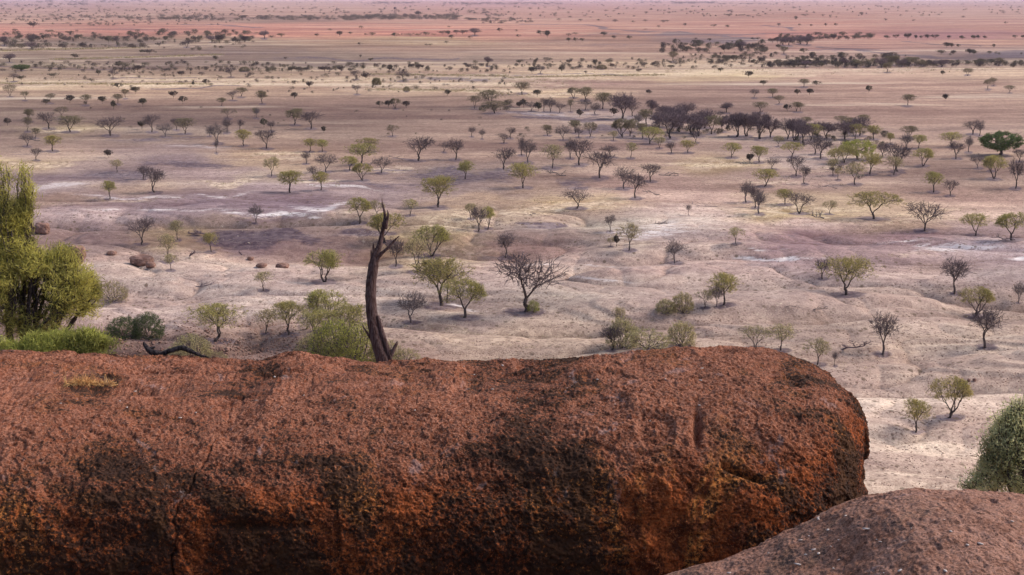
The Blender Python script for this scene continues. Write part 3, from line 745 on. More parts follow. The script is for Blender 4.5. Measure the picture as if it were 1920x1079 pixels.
def make_variant(kind, seed, asp):
    """unit-height tree: (trunk mesh, crown meshes...)"""
    rs = np.random.default_rng(seed)
    style = {'G': 'umbrella', 'P': 'umbrella', 'B': 'bare', 'D': 'bare', 'L': 'round', 'V': 'round', 'S': 'bush', 'Y': 'bush', 'W': 'bush', 'X': 'bush'}[kind]
    n = {'G': 420, 'P': 330, 'B': 420, 'D': 620, 'L': 420, 'V': 420, 'S': 240, 'Y': 420, 'W': 460, 'X': 460}[kind]
    T = crown_targets(rs, n, asp, style)
    segs, tips = [], []
    rt = {'G': 0.036, 'P': 0.027, 'B': 0.036, 'D': 0.045, 'L': 0.045, 'V': 0.06, 'S': 0.022, 'Y': 0.026, 'W': 0.026, 'X': 0.026}[kind] * (0.75 + 0.25 * asp)
    rmin = {'G': 0.0038, 'P': 0.0038, 'B': 0.0050, 'D': 0.0056, 'L': 0.004, 'V': 0.005, 'S': 0.006, 'Y': 0.005, 'W': 0.005, 'X': 0.005}[kind]
    lean = rs.normal(0, 0.05, 2)
    if kind in 'SYWX':
        for part in np.array_split(T[np.argsort(np.arctan2(T[:, 1], T[:, 0]))], 5):
            b = np.array([rs.normal(0, 0.04), rs.normal(0, 0.04), -0.05])
            grow(rs, b, part, n / 3, rt, segs, tips, rmin=rmin)
    else:
        fh = {'G': 0.19, 'P': 0.19, 'B': 0.21, 'D': 0.15, 'L': 0.22, 'V': 0.2}[kind] * rs.uniform(0.75, 1.2)
        stems = 1 if rs.uniform() < {'D': 0.3}.get(kind, 0.78) else 2
        parts = [T] if stems == 1 else [T[T[:, 0] <= np.median(T[:, 0])], T[T[:, 0] > np.median(T[:, 0])]]
        for k, part in enumerate(parts):
            c = part.mean(0)
            p = np.array([0.015 * (2 * k - 1) * (stems - 1), 0, -0.05])
            q = np.array([lean[0] + c[0] * 0.16 * (1 + (stems - 1)), lean[1] + c[1] * 0.16, fh])
            r = rt / (1.25 if stems == 2 else 1)
            pts = [p, p + (q - p) * 0.12, p + (q - p) * 0.4 + rs.normal(0, 0.014, 3), p + (q - p) * 0.72 + rs.normal(0, 0.014, 3), q]
            rr = [r * 1.5, r * 1.12, r, r * 0.95, r * 0.92]
            for i in range(4): segs.append((pts[i], pts[i + 1], rr[i], rr[i + 1]))
            grow(rs, q, part, len(part), r * 0.80, segs, tips, rmin=rmin)
    thick = [s for s in segs if max(s[2], s[3]) > rmin * 1.7]
    thin = [s for s in segs if max(s[2], s[3]) <= rmin * 1.7]
    ns = lambda r: 7 if r > rt * 0.55 else (5 if r > rt * 0.25 else 3)
    v, q = tubes(thick, ns)
    bark = MAT['twig_pale'] if (kind == 'B' and seed % 5 == 4) else MAT['bark']
    trunk = mesh_np('trunk', v, q, bark, smooth=True)
    v, q = tubes(thin, lambda r: 3)
    tw = MAT['twig_dark'] if kind == 'D' else (MAT['twig_pale'] if (kind == 'B' and seed % 5 == 4) else MAT['twig'])
    if kind in 'BD':
        # the finest twigs of a leafless crown
        lv, lt = leaves_at(rs, tips, 4 if kind == 'B' else 12, 0.016, 0.075, 13.0, 0.7)
        crown = mesh_np('crown', np.vstack([v, lv]), [q, lt + len(v)], tw)
    else:
        per, spread, size, mt = {'G': (19, 0.030, 0.023, 'olive'), 'P': (11, 0.026, 0.024, 'straw'), 'L': (26, 0.034, 0.032, 'green'),
                                 'V': (44, 0.036, 0.036, 'dark_green'), 'S': (22, 0.05, 0.06, 'dull'), 'Y': (15, 0.035, 0.036, 'straw'), 'W': (22, 0.045, 0.034, 'dark_green'), 'X': (13, 0.045, 0.034, 'green')}[kind]
        lv, lt = leaves_at(rs, tips, per, spread, size, 1.7, 0.3)
        crown = mesh_np('crown', np.vstack([lv, v]), [lt, q + len(lv)], MAT[mt])
        crown.materials.append(tw)
        mi = np.zeros(len(crown.polygons), np.int32); mi[len(lt):] = 1
        crown.polygons.foreach_set('material_index', mi)
    return trunk, crown

ASP = {'G': (1.0, 1.3, 1.6), 'P': (0.85, 1.15, 1.45), 'B': (0.75, 1.05, 1.4), 'D': (0.9, 1.15), 'L': (1.0, 1.5), 'V': (1.6,), 'S': (1.0, 1.7), 'Y': (1.1, 1.9), 'W': (1.3,), 'X': (1.1, 1.6)}
VARS = {}
sd = 100
for k, asps in ASP.items():
    for a in asps:
        for r in range(3 if k in 'GPB' else 2):
            sd += 1
            VARS.setdefault(k, []).append((a, make_variant(k, sd, a)))

# x of the root, y of the root, y of the top, crown width (pixels of the photo), kind
TREES = """
1268 238 204 34 D;1310 256 222 36 D;1335 252 218 36 G;1400 256 218 34 D;1444 258 224 30 D;1495 258 226 34 D;1520 264 234 36 G;1550 260 232 34 D;1212 236 206 30 G;1275 248 212 36 D;1205 260 232 26 G;1595 250 222 34 G;1603 262 234 36 G;1235 240 210 34 D
19 181 160 22 P;47 187 172 15 P;94 192 176 21 P;86 197 186 12 P;131 193 179 14 P;161 196 178 22 G;192 195 181 13 P;221 194 177 20 G;235 183 168 15 G;254 176 163 15 G
268 200 185 13 P;222 167 156 14 P;213 205 189 8 B;325 185 171 14 B;343 195 181 14 G;415 199 184 18 G;436 187 171 22 B;452 181 165 23 G;427 222 204 26 P;55 226 205 22 G
14 236 222 11 P;115 221 201 24 P;91 242 212 36 B;132 248 218 44 G;52 247 220 18 P;207 255 220 45 B;266 243 227 12 B;285 248 217 31 B;310 257 232 30 B;331 244 223 20 B
347 252 223 36 G;394 256 237 14 B;409 270 233 36 B;406 288 262 10 B;426 250 222 20 B;451 245 226 15 B;457 274 244 28 G;478 221 203 12 P;51 275 250 22 B;67 260 241 17 P
99 284 255 30 G;68 301 279 20 B;203 296 281 14 B;219 324 300 23 P;269 337 312 22 B;291 361 317 38 B;206 373 340 28 G;267 459 411 45 B;333 451 414 26 P;314 492 440 34 P
321 508 477 23 P;396 473 437 26 G;480 418 385 26 B;491 195 171 23 G;552 186 174 11 P;712 201 190 12 P;728 202 189 13 P;742 204 185 19 G;762 203 190 13 P;482 222 203 13 B
553 235 205 32 G;583 242 211 38 B;495 239 223 12 P;509 247 228 14 B;499 279 245 38 B;607 250 237 8 B;736 256 235 23 P;839 180 169 11 P;669 176 161 17 B;667 150 133 20 B
686 150 137 15 B;756 153 131 29 B;706 160 147 16 S;581 166 153 12 B;509 331 296 30 P;544 362 321 46 G;602 357 324 29 G;589 338 313 26 B;574 308 285 18 B;580 285 261 28 G
604 285 263 24 G;611 323 289 38 B;655 320 294 28 G;676 309 271 58 G;690 285 260 42 G;715 325 295 34 B;681 339 307 34 G;786 302 259 53 B;854 300 263 30 B;832 286 266 20 B
873 336 303 33 G;945 318 279 40 B;822 389 332 58 G;769 405 374 28 P;674 419 372 40 G;706 407 376 32 P;725 454 400 62 G;898 434 390 31 B;914 430 389 26 G;883 411 382 22 P
885 257 239 13 B;904 261 243 12 B;945 269 251 25 B;957 260 240 20 B;890 204 180 24 P;918 200 170 38 G;927 213 190 48 G;955 201 187 20 P
979 178 155 30 G;1007 182 169 14 G;1076 185 165 22 G;1097 190 165 28 G;1130 205 175 38 G;1097 207 186 24 B;1070 210 187 13 P;1049 212 192 25 B;1032 211 184 24 B;1021 210 185 14 B
996 209 191 22 B;1009 209 192 12 B;982 202 186 13 B;974 203 191 10 B;1116 215 194 19 B;1087 220 205 10 B;1168 223 179 48 D;1185 218 192 26 B;1151 218 203 14 B;1223 216 190 20 D
1243 222 199 24 D;1285 221 195 34 D;1196 239 215 21 B;1257 260 214 48 D;1260 226 202 30 D;1296 250 214 42 D;1320 241 208 40 D;1362 211 194 26 D;1350 222 208 20 B;1354 247 222 24 D
1381 257 214 42 D;1424 261 214 36 D;1424 211 192 30 G;1414 184 167 16 B;1431 161 151 12 G;1217 178 168 10 B;1404 146 134 14 G;1351 136 127 11 B
1026 255 235 22 G;1056 263 237 28 B;1079 250 226 27 G;1085 258 240 17 B;1106 258 230 27 P;1150 264 246 18 P;1169 258 224 38 G;1182 256 225 27 G;1219 270 240 44 G;1236 279 257 22 P
1304 268 247 22 B;1257 288 268 18 B;1290 287 264 29 G;1372 296 269 33 G;1423 305 275 30 G;1406 306 289 11 B;1183 297 268 23 P;979 292 261 20 B;990 305 264 28 B;1035 316 272 48 P
1069 298 262 22 B;1085 310 264 48 B;1144 295 272 38 B;1125 334 287 50 B;1170 354 314 40 B;1191 372 328 42 B;1220 341 309 34 B;981 353 308 54 G;1082 391 355 48 B
1434 350 318 46 G;1399 380 342 30 B;1416 390 352 24 B;1423 401 360 32 B;1143 435 404 17 B;1291 404 384 10 B;1179 470 420 38 P;1145 463 445 14 P;1156 461 441 9 B;1380 457 427 25 P;1266 494 451 40 B
1507 164 149 20 G;1532 162 152 16 P;1449 183 167 23 G;1495 179 168 10 P;1518 179 167 11 P;1460 195 180 20 G;1476 209 196 13 P;1493 209 192 20 G;1501 209 194 15 P;1629 174 161 10 P
1702 198 178 28 G;1772 189 177 10 P;1814 143 129 20 G;1767 142 133 7 P;1852 168 149 17 P;1863 162 146 17 P;1893 174 161 20 G;1664 136 118 18 G
1476 262 225 32 B;1490 264 226 30 D;1506 268 232 38 D;1534 256 230 40 D;1511 235 220 22 G;1579 233 218 29 G;1620 235 216 26 G;1585 262 230 40 D;1612 255 223 38 D;1638 262 236 27 G
1669 271 250 18 G;1704 259 237 32 G;1699 280 252 24 B;1722 279 254 30 G;1824 252 226 36 B;1836 255 232 17 B;1785 276 249 42 G;1793 298 267 28 B;1816 286 257 18 B;1875 292 250 70 V
1911 304 281 24 B;1833 316 290 25 B;1858 322 292 24 G;1865 336 294 40 G;1904 354 302 28 B;1730 312 279 35 G;1684 322 272 42 B;1676 329 295 34 P;1750 361 324 33 G;1782 368 339 27 B
1631 327 288 40 G;1609 300 264 60 L;1584 306 274 42 G;1570 308 280 36 G;1604 347 306 37 P;1562 330 298 24 P;1571 338 315 16 P;1539 298 263 40 B;1529 290 257 32 B;1460 275 255 19 P
1485 295 268 40 G;1492 331 295 33 B;1509 345 312 20 B;1448 318 296 28 B;1654 295 270 22 B;1499 401 362 50 B;1472 384 356 36 G;1556 402 377 28 P;1638 411 360 84 G;1734 433 382 66 B
1829 442 402 47 G;1897 451 400 54 G;1542 523 487 28 B;1587 553 484 90 G;1790 551 488 46 B;1827 593 540 56 G;1910 568 530 24 B;1848 651 579 52 B;1655 665 590 46 B;1464 657 608 48 P
1532 684 636 42 P;1565 687 660 10 B;986 585 480 112 B;1000 585 564 22 X;1280 586 550 40 Y;1248 588 562 36 Y;1322 578 543 36 P;1344 576 534 26 B;1357 572 515 52 G
1277 649 604 50 Y;1415 653 612 50 P;1146 657 612 40 B;1167 653 598 56 Y;1212 654 618 80 Y;1160 625 576 24 P;609 529 470 68 G;494 545 509 33 P;499 626 581 44 P;542 628 565 58 G
772 605 550 48 B;828 574 485 98 G;838 569 498 40 P;870 596 525 74 G;783 510 448 46 P;742 500 450 32 B;808 481 424 62 G;947 484 440 32 B;403 640 573 98 G;1778 783 709 68 G
1717 811 750 46 G;612 622 546 74 G;590 640 582 70 G;650 644 575 76 G;632 682 603 100 X;672 686 608 90 X;590 674 628 66 Y;725 682 640 62 Y;760 682 655 56 Y
233 634 596 62 W;278 636 588 56 W;360 678 630 70 Y;405 686 660 50 Y;330 684 652 46 Y;210 566 528 60 Y
"""
SMALLT = """
531 135 128 10 S;546 136 125 11 B;559 136 126 13 D;574 135 127 9 B;608 136 124 18 D;618 135 126 13 B;639 136 124 12 B;658 136 128 11 D;681 131 122 8 B;731 135 122 9 G
771 129 120 10 B;784 131 121 10 B;792 130 122 6 B;873 126 118 10 D;891 125 119 11 S;916 124 108 14 D;695 116 109 9 B;676 109 103 4 B;536 113 107 8 B;675 86 80 10 G
800 87 82 8 B;807 87 82 8 B;837 83 77 8 B;881 74 68 9 G;846 74 66 9 G;527 71 63 14 G;495 73 59 18 D;510 73 66 12 B;594 70 63 8 B;637 69 59 11 G;657 66 60 8 G
619 59 54 8 G;677 55 49 9 G;686 68 63 7 G;697 68 61 12 G;741 71 62 13 G;755 67 63 7 G;770 69 62 24 D;784 69 63 12 D;799 68 60 19 D;814 68 63 9 G;830 66 58 18 D
840 67 58 11 D;856 65 57 13 G;867 65 57 11 G;875 63 57 7 G;890 67 54 19 D;900 62 58 9 G;937 61 53 9 G;842 53 49 7 G;785 31 21 15 D;762 172 163 12 S;778 167 160 16 S
18 117 102 24 D;141 111 101 15 D;160 196 190 6 S;234 129 118 26 G;222 127 116 14 G;258 135 123 14 G;268 102 93 12 D;280 103 93 15 D;292 101 96 7 D;404 114 105 9 B;185 142 132 10 P
212 147 132 18 B;100 147 137 18 B;26 152 138 20 B;40 152 142 14 B;433 145 128 20 B;340 144 134 14 P;378 143 136 12 P;387 160 149 12 G;362 162 153 4 B;467 149 142 16 P;458 134 126 20 S
40 134 122 30 V;92 131 122 24 G;10 134 129 20 V;197 125 121 10 S;172 155 147 16 B;58 87 64 16 B;70 78 67 16 D;82 76 66 9 B;16 68 62 10 G;36 76 66 14 B;8 86 70 16 D;58 92 80 22 D
97 63 56 15 D;131 66 58 14 D;110 64 60 10 D;106 72 66 7 G;127 80 69 20 D;147 76 65 14 D;159 76 69 14 D;170 76 70 12 D;179 71 65 8 B;192 77 68 12 D;204 82 68 14 D;219 86 69 14 B
236 77 68 14 B;288 79 69 14 D;305 65 56 11 D;327 68 59 8 G;353 65 58 10 D;390 65 58 10 G;420 62 56 10 G;444 64 59 10 G;252 68 60 14 D;264 70 63 8 G;225 67 63 9 G;350 90 76 20 B
367 79 69 16 B;397 80 68 20 D;412 81 66 14 D;442 83 70 14 D;459 80 68 12 D;117 92 82 14 B;156 92 80 12 D;310 78 68 8 D;298 88 80 12 D;374 97 90 8 B;361 96 90 8 D;415 93 86 10 B;90 90 80 20 D
62 53 42 14 D;52 47 43 8 D;120 46 44 8 D;127 46 42 9 D;146 48 43 9 G;186 49 42 16 D;200 49 44 8 G;220 47 43 18 D;171 45 42 7 G;92 40 35 14 D;108 39 34 12 D;26 44 41 8 D
240 39 32 12 D;250 38 33 14 D;262 40 35 12 D;280 35 30 14 D;310 39 32 14 D;330 39 31 20 D;350 40 32 18 D;372 41 34 20 D;415 41 34 14 D;445 40 34 14 D;455 38 29 14 D;475 38 33 12 D
1066 69 63 11 G;1079 67 61 14 G;1026 71 58 9 G;1014 67 58 14 G;1010 62 57 7 G;972 71 65 9 G;968 60 56 5 G;1132 69 60 11 G;1151 74 67 8 G;1180 75 67 9 G;1091 79 72 9 G;1079 79 71 8 G;1066 79 71 7 G
1048 40 35 9 G;1088 41 36 8 G;1124 41 36 10 G;1153 43 37 10 G;1188 44 39 8 G;1210 42 37 8 G;1243 44 38 9 G;1251 43 38 9 G;1284 50 44 6 P;1338 52 46 11 D;1364 53 47 9 D;1210 57 54 8 G;1235 53 48 7 G
1211 27 22 7 G;1221 20 17 7 G;1254 27 22 7 G;1136 23 19 8 G;1155 19 16 6 G;1366 32 26 8 D;1391 32 27 12 D;1404 33 28 10 D;1318 22 17 6 G;1366 22 19 6 G;1424 32 29 6 G
1276 95 87 16 B;1264 97 90 12 B;1278 93 84 12 D;1289 97 87 12 D;1303 92 82 18 D;1329 88 82 12 G;1330 78 72 8 G;1304 76 71 8 G;1358 98 84 14 B;1368 90 80 12 D;1384 93 80 14 D;1392 93 79 18 D;1404 93 83 12 D
1414 94 81 16 D;1428 96 84 14 D;1418 104 97 14 D;1433 101 92 12 D;1412 76 70 9 D;1421 76 70 9 D;1262 115 98 18 G;1316 111 105 10 P;1342 112 104 16 G;1362 115 104 18 G;1376 116 104 18 G;1415 123 112 14 G;1428 118 108 12 P
1332 122 114 10 P;975 121 112 14 D;1005 119 111 6 B;1067 121 112 10 D;1116 124 112 7 B;1146 118 112 8 D;998 139 126 14 P;1013 139 123 16 B;1053 136 125 10 P;1098 139 133 6 D;1198 137 129 10 D
1128 130 122 18 S;1148 129 120 10 P;1228 127 117 16 G;1258 130 122 16 G;1208 124 118 12 P
1470 102 88 16 G;1468 99 95 10 G;1455 104 97 9 D;1507 101 91 14 G;1448 82 72 14 D;1460 92 83 10 B;1458 82 70 10 D;1468 85 72 20 D;1480 86 70 18 D;1500 83 69 20 D;1512 84 68 24 D;1530 76 69 14 D;1543 76 69 13 D
1551 75 68 10 D;1563 76 65 10 D;1575 74 67 12 D;1586 75 67 12 D;1604 74 66 18 D;1620 73 66 12 D;1632 74 64 12 D;1663 74 66 11 D;1680 73 65 11 D;1702 74 63 12 D;1717 74 66 6 D;1727 74 67 6 D;1738 74 65 11 D
1753 74 65 14 D;1779 74 67 8 G;1804 75 67 10 D;1826 75 66 10 D;1834 74 66 7 D;1847 74 67 8 D;1903 73 66 9 G;1918 73 66 6 D;1775 90 80 12 D;1783 90 81 10 D;1797 90 83 7 G;1764 103 94 16 D;1787 104 95 9 G;1817 103 92 12 D
1826 104 93 12 D;1855 103 96 9 G;1863 90 83 6 G;1660 40 35 7 G;1615 30 23 8 D;1630 20 16 7 G;1660 20 16 5 G;1714 19 16 5 G;1886 46 41 7 G;1460 50 44 7 G;1492 38 31 6 G;1509 32 26 15 D;1543 32 27 8 D;1557 32 28 6 D
1567 50 44 7 G;1548 50 44 5 G;1521 51 46 5 G;1499 50 45 5 G;1713 41 37 6 D
1493 124 118 10 G;1488 126 113 12 B;1482 125 116 20 D;1509 126 115 22 D;1520 125 118 16 D;1540 126 116 12 B;1560 125 114 12 G;1585 126 110 16 D;1605 127 112 16 G;1625 126 112 22 G;1638 124 110 18 G;1652 127 110 20 D
1668 124 106 22 G;1680 124 105 18 G;1690 126 112 18 D;1704 125 108 22 G;1715 124 108 20 G;1727 126 114 22 G;1745 124 113 18 G;1765 126 113 26 D;1780 123 113 18 G;1792 127 118 12 D;1815 122 115 10 D;1830 123 113 18 G
1845 122 112 18 G;1858 122 111 16 G;1872 124 109 18 G;1882 122 113 14 G;1914 120 113 8 G
"""
def parse(t):
    return [tuple(float(v) if i < 4 else v for i, v in enumerate(q.split())) for ln in t.strip().splitlines() for q in ln.split(';')]
ALL = parse(TREES) + parse(SMALLT)

LAB = {  # hand-written labels, by root pixel
 (986, 585): 'largest leafless tree on the pale hummocks, spreading purple-brown limbs right of the dead trunk',
 (1000, 585): 'small bright green bush at the foot of the largest bare tree',
 (1587, 553): 'broad yellow-green umbrella acacia on the pale hummocks at right, beside a small bare tree',
 (1542, 523): 'small bare tree immediately left of the broad yellow-green umbrella acacia',
 (1638, 411): 'widest flat-topped olive acacia standing alone above the mauve flat at right',
 (1734, 433): 'dark leaning bare-limbed tree with crown swept right, beside the widest flat-topped acacia',
 (1829, 442): 'round yellow-green acacia with pale forked stems, second from right edge above mauve flat',
 (1897, 451): 'olive acacia at the right edge beside fallen dead branches',
 (1790, 551): 'bare grey tree with upswept limbs near right edge, above a green flat-topped acacia',
 (1827, 593): 'one-sided acacia with flat green crown tuft and bare left limbs near right edge',
 (1848, 651): 'dark bare-limbed tree on a tall stem, lowest tree near right edge below one-sided acacia',
 (1655, 665): 'slender bare tree with fan crown on a long thin stem beside fallen brush',
 (1464, 657): 'thin pale sparse tree just above the boulder\'s right shoulder',
 (1532, 684): 'faint yellowish sparse sapling just right of the boulder\'s top',
 (1778, 783): 'yellow-green acacia above the right foreground bush, larger of two beside a gully',
 (1717, 811): 'lowest small green acacia between boulder end and right foreground bush',
 (1875, 292): 'dense dark green round-crowned tree with thick trunk near right edge',
 (1609, 300): 'brightest green leafy tree in the right-hand grove of acacias',
 (822, 389): 'vivid green acacia on a slim dark trunk, upper right of the dead trunk tip',
 (828, 574): 'large two-stemmed acacia with wide olive crown, right of the dead trunk',
 (838, 569): 'thin sapling tucked behind the large two-stemmed olive acacia',
 (870, 596): 'yellow-green acacia in front of and right of the large two-stemmed acacia',
 (609, 529): 'lone flat-topped olive acacia on pale hummocks left of the dead trunk',
 (494, 545): 'small yellowish acacia on the hummocks left of the lone flat-topped one',
 (403, 640): 'wide multi-stemmed golden-olive acacia above the charred log',
 (542, 628): 'dark-stemmed leafy tree left of the green thicket behind the dead trunk',
 (499, 626): 'sparse grey-olive small tree left of the dark-stemmed tree by the thicket',
 (612, 622): 'green-topped tree standing highest in the thicket left of the dead trunk',
 (772, 605): 'bare dark shrub-like tree in a hollow just right of the dead trunk',
 (725, 454): 'olive acacia half hidden behind the upper dead trunk',
 (674, 419): 'half-bare leaning tree just left of the dead trunk\'s splintered tip',
 (981, 353): 'neat dark olive umbrella acacia on a straight stem in the middle of the plain',
 (544, 362): 'well-spread dark olive acacia beside the white salt flat, left of the dead trunk tip',
 (1082, 391): 'crooked leafless tree on a yellow grass patch in the middle distance',
 (1191, 372): 'bare dark tree with fan crown, front one of a trio right of centre',
 (1266, 494): 'leafless twin-forked small tree alone on pale ground right of centre',
 (1179, 470): 'pale olive thin tree with a bent dark stem beside small dead scrub',
 (267, 459): 'bare purple-grey fan-shaped tree alone on the left flat below the salt streaks',
 (291, 361): 'pale-limbed leafless tree on the salt-streaked flat at left',
 (206, 373): 'small dark olive acacia alone on the mauve flat right of the big left bush',
 (207, 255): 'widest dark bare tree in the left row at the edge of the flats',
 (132, 248): 'flat-topped green acacia left of the widest dark bare tree in the left row',
 (786, 302): 'spreading dark leafless tree above the vivid green acacia, centre left',
 (676, 309): 'big two-tiered green acacia above the dead trunk\'s tip',
 (1219, 270): 'yellow-green acacia at the front of the dark thicket right of centre',
 (233, 634): 'dark green dense shrub, left lobe of the pair above the low green bush',
 (278, 636): 'taller dark green dense shrub, right one of the pair above the low green bush',
 (632, 682): 'low bright green bush directly left of the dead trunk\'s foot',
 (672, 686): 'green leafy bush directly behind the base of the dead trunk',
 (1212, 654): 'low spreading yellow-green shrub just above the boulder\'s crest',
 (1167, 653): 'taller forked olive shrub behind the low spreading yellow one on the crest',
 (1146, 657): 'dark leafless shrub at the left end of the crest shrubs',
 (1277, 649): 'rounded yellow-topped shrub alone right of the crest shrubs',
 (1415, 653): 'tan leafless rounded shrub touching the boulder\'s crest at right',
 (1357, 572): 'tallest olive acacia at right end of the gully row, crown leaning right',
 (1344, 576): 'dark leafless tree beside the tallest acacia of the gully row',
 (1322, 578): 'sparse grey-green shrub in the middle of the gully row',
 (1280, 586): 'rounded yellowish shrub second from the left in the gully row',
 (1248, 588): 'lowest yellowish shrub at the left end of the gully row',
}
KW = {'G': ('olive umbrella acacia', 'tree'), 'P': ('sparse pale acacia', 'tree'), 'B': ('bare grey-brown tree', 'tree'), 'D': ('dark dense tree', 'tree'),
      'L': ('bright green leafy bush', 'bush'), 'V': ('dark green shrub', 'shrub'), 'S': ('low dark scrub bush', 'bush'), 'Y': ('yellowish multi-stemmed shrub', 'shrub'), 'W': ('dense dark green shrub', 'shrub'), 'X': ('leafy bright green shrub', 'shrub')}
NM = {'G': 'acacia_tree', 'P': 'sparse_acacia', 'B': 'bare_tree', 'D': 'dark_thicket_tree', 'L': 'leafy_bush', 'V': 'green_shrub', 'S': 'scrub_bush', 'Y': 'yellow_shrub', 'W': 'dense_shrub', 'X': 'leafy_shrub'}
GRP = {'G': 'olive acacias dotted over the plain', 'P': 'pale sparse acacias on the plain', 'B': 'bare trees on the plain', 'D': 'dark dense trees on the plain',
       'L': 'leafy green bushes', 'V': 'dark green shrubs', 'S': 'low scrub bushes', 'Y': 'yellowish shrubs near the boulder', 'W': 'dense dark green shrubs', 'X': 'leafy green shrubs'}
rnd = random.Random(5)
ALL.sort(key=lambda t: -((t[1] - t[2]) * (t[3] + 4)))
# every tree that shows largest stands as a tree of its own; the rest of the specks are one scrub
LIM, count = 298, 0
keep, rest = [], []
for t in ALL:
    if t[4] in 'LVSYWX': (keep if len(keep) < 420 and (t[1] - t[2]) > 7 else rest).append(t); continue
    if count < LIM: keep.append(t); count += 1
    else: rest.append(t)

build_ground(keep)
seen_lab = {}
def where(px, py, pc):
    s = ('%.*f percent across, %.*f percent down' % (pc, px / 19.2, pc, py / 10.79))
    return s
def auto_label(t):
    x, y, top, wd, k = t
    h = y - top; asp = wd / h
    size = 'large' if h > 50 else 'medium' if h > 30 else 'small' if h > 16 else 'tiny'
    shape = 'wide' if asp > 1.25 else 'narrow' if asp < 0.75 else 'rounded'
    best, bd = None, 1e9
    for u in keep:
        if u is t: continue
        dd = math.hypot(u[0] - x, (u[1] - y) * 1.5)
        if dd < bd: best, bd = u, dd
    rel = ''
    if best and bd < 60:
        nk = {'G': 'an olive acacia', 'P': 'a sparse acacia', 'B': 'a bare tree', 'D': 'a dark tree', 'L': 'a green bush', 'V': 'a green shrub', 'S': 'a scrub bush', 'Y': 'a yellowish shrub', 'W': 'a dark shrub', 'X': 'a green shrub'}[best[4]]
        if abs(best[0] - x) > abs(best[1] - y): rel = ('left of ' if best[0] > x else 'right of ') + nk + ', '
        else: rel = ('above ' if best[1] > y else 'below ') + nk + ', '
    lab = '%s %s %s %s%s' % (size, shape, KW[k][0], rel, where(x, y, 0))
    if lab in seen_lab: lab = '%s %s %s %s%s' % (size, shape, KW[k][0], rel, where(x, y, 1))
    if len(lab.split()) > 15: lab = lab.replace(' ' + rel.strip(), ',')
    seen_lab[lab] = 1
    return lab

def pick_variant(k, asp, i):
    c = sorted(VARS[k], key=lambda v: abs(math.log(v[0] / asp)))
    n = 3 if k in 'GPB' else 2
    return c[(i * 7) % n]
DULL = {}
def dull_copy(cr):
    """the same crown in the browner foliage of the farther trees"""
    if cr.name not in DULL:
        m = cr.copy(); m.materials[0] = MAT['far_olive']; DULL[cr.name] = m
    return DULL[cr.name]
def frame_at(px, py):
    p, t = ray_ground(px, py)
    dist = t * math.cos(math.atan(0))  # along-axis scale: rays are built with unit forward part
    return p, dist
for i, t in enumerate(keep):
    x, y, top, wd, k = t
    p, dist = ray_ground(x, y)
    mpp = dist / F
    hgt = (y - top) * mpp / math.cos(PITCH) * 1.02; wid = wd * mpp * 1.02
    a, (tr, cr) = pick_variant(k, wid / hgt, i)
    sxy = wid / a
    r = empty(NM[k], (float(p[0]), float(p[1]), float(p[2]) - 0.03 * 0), rnd.uniform(0, 6.28), (sxy, sxy, hgt))
    tag(r, LAB.get((int(x), int(y))) or auto_label(t), KW[k][1], GRP[k])
    if k in 'GPS' and y < 262: cr = dull_copy(cr)
    obj('trunk', tr, r); obj('crown', cr, r)

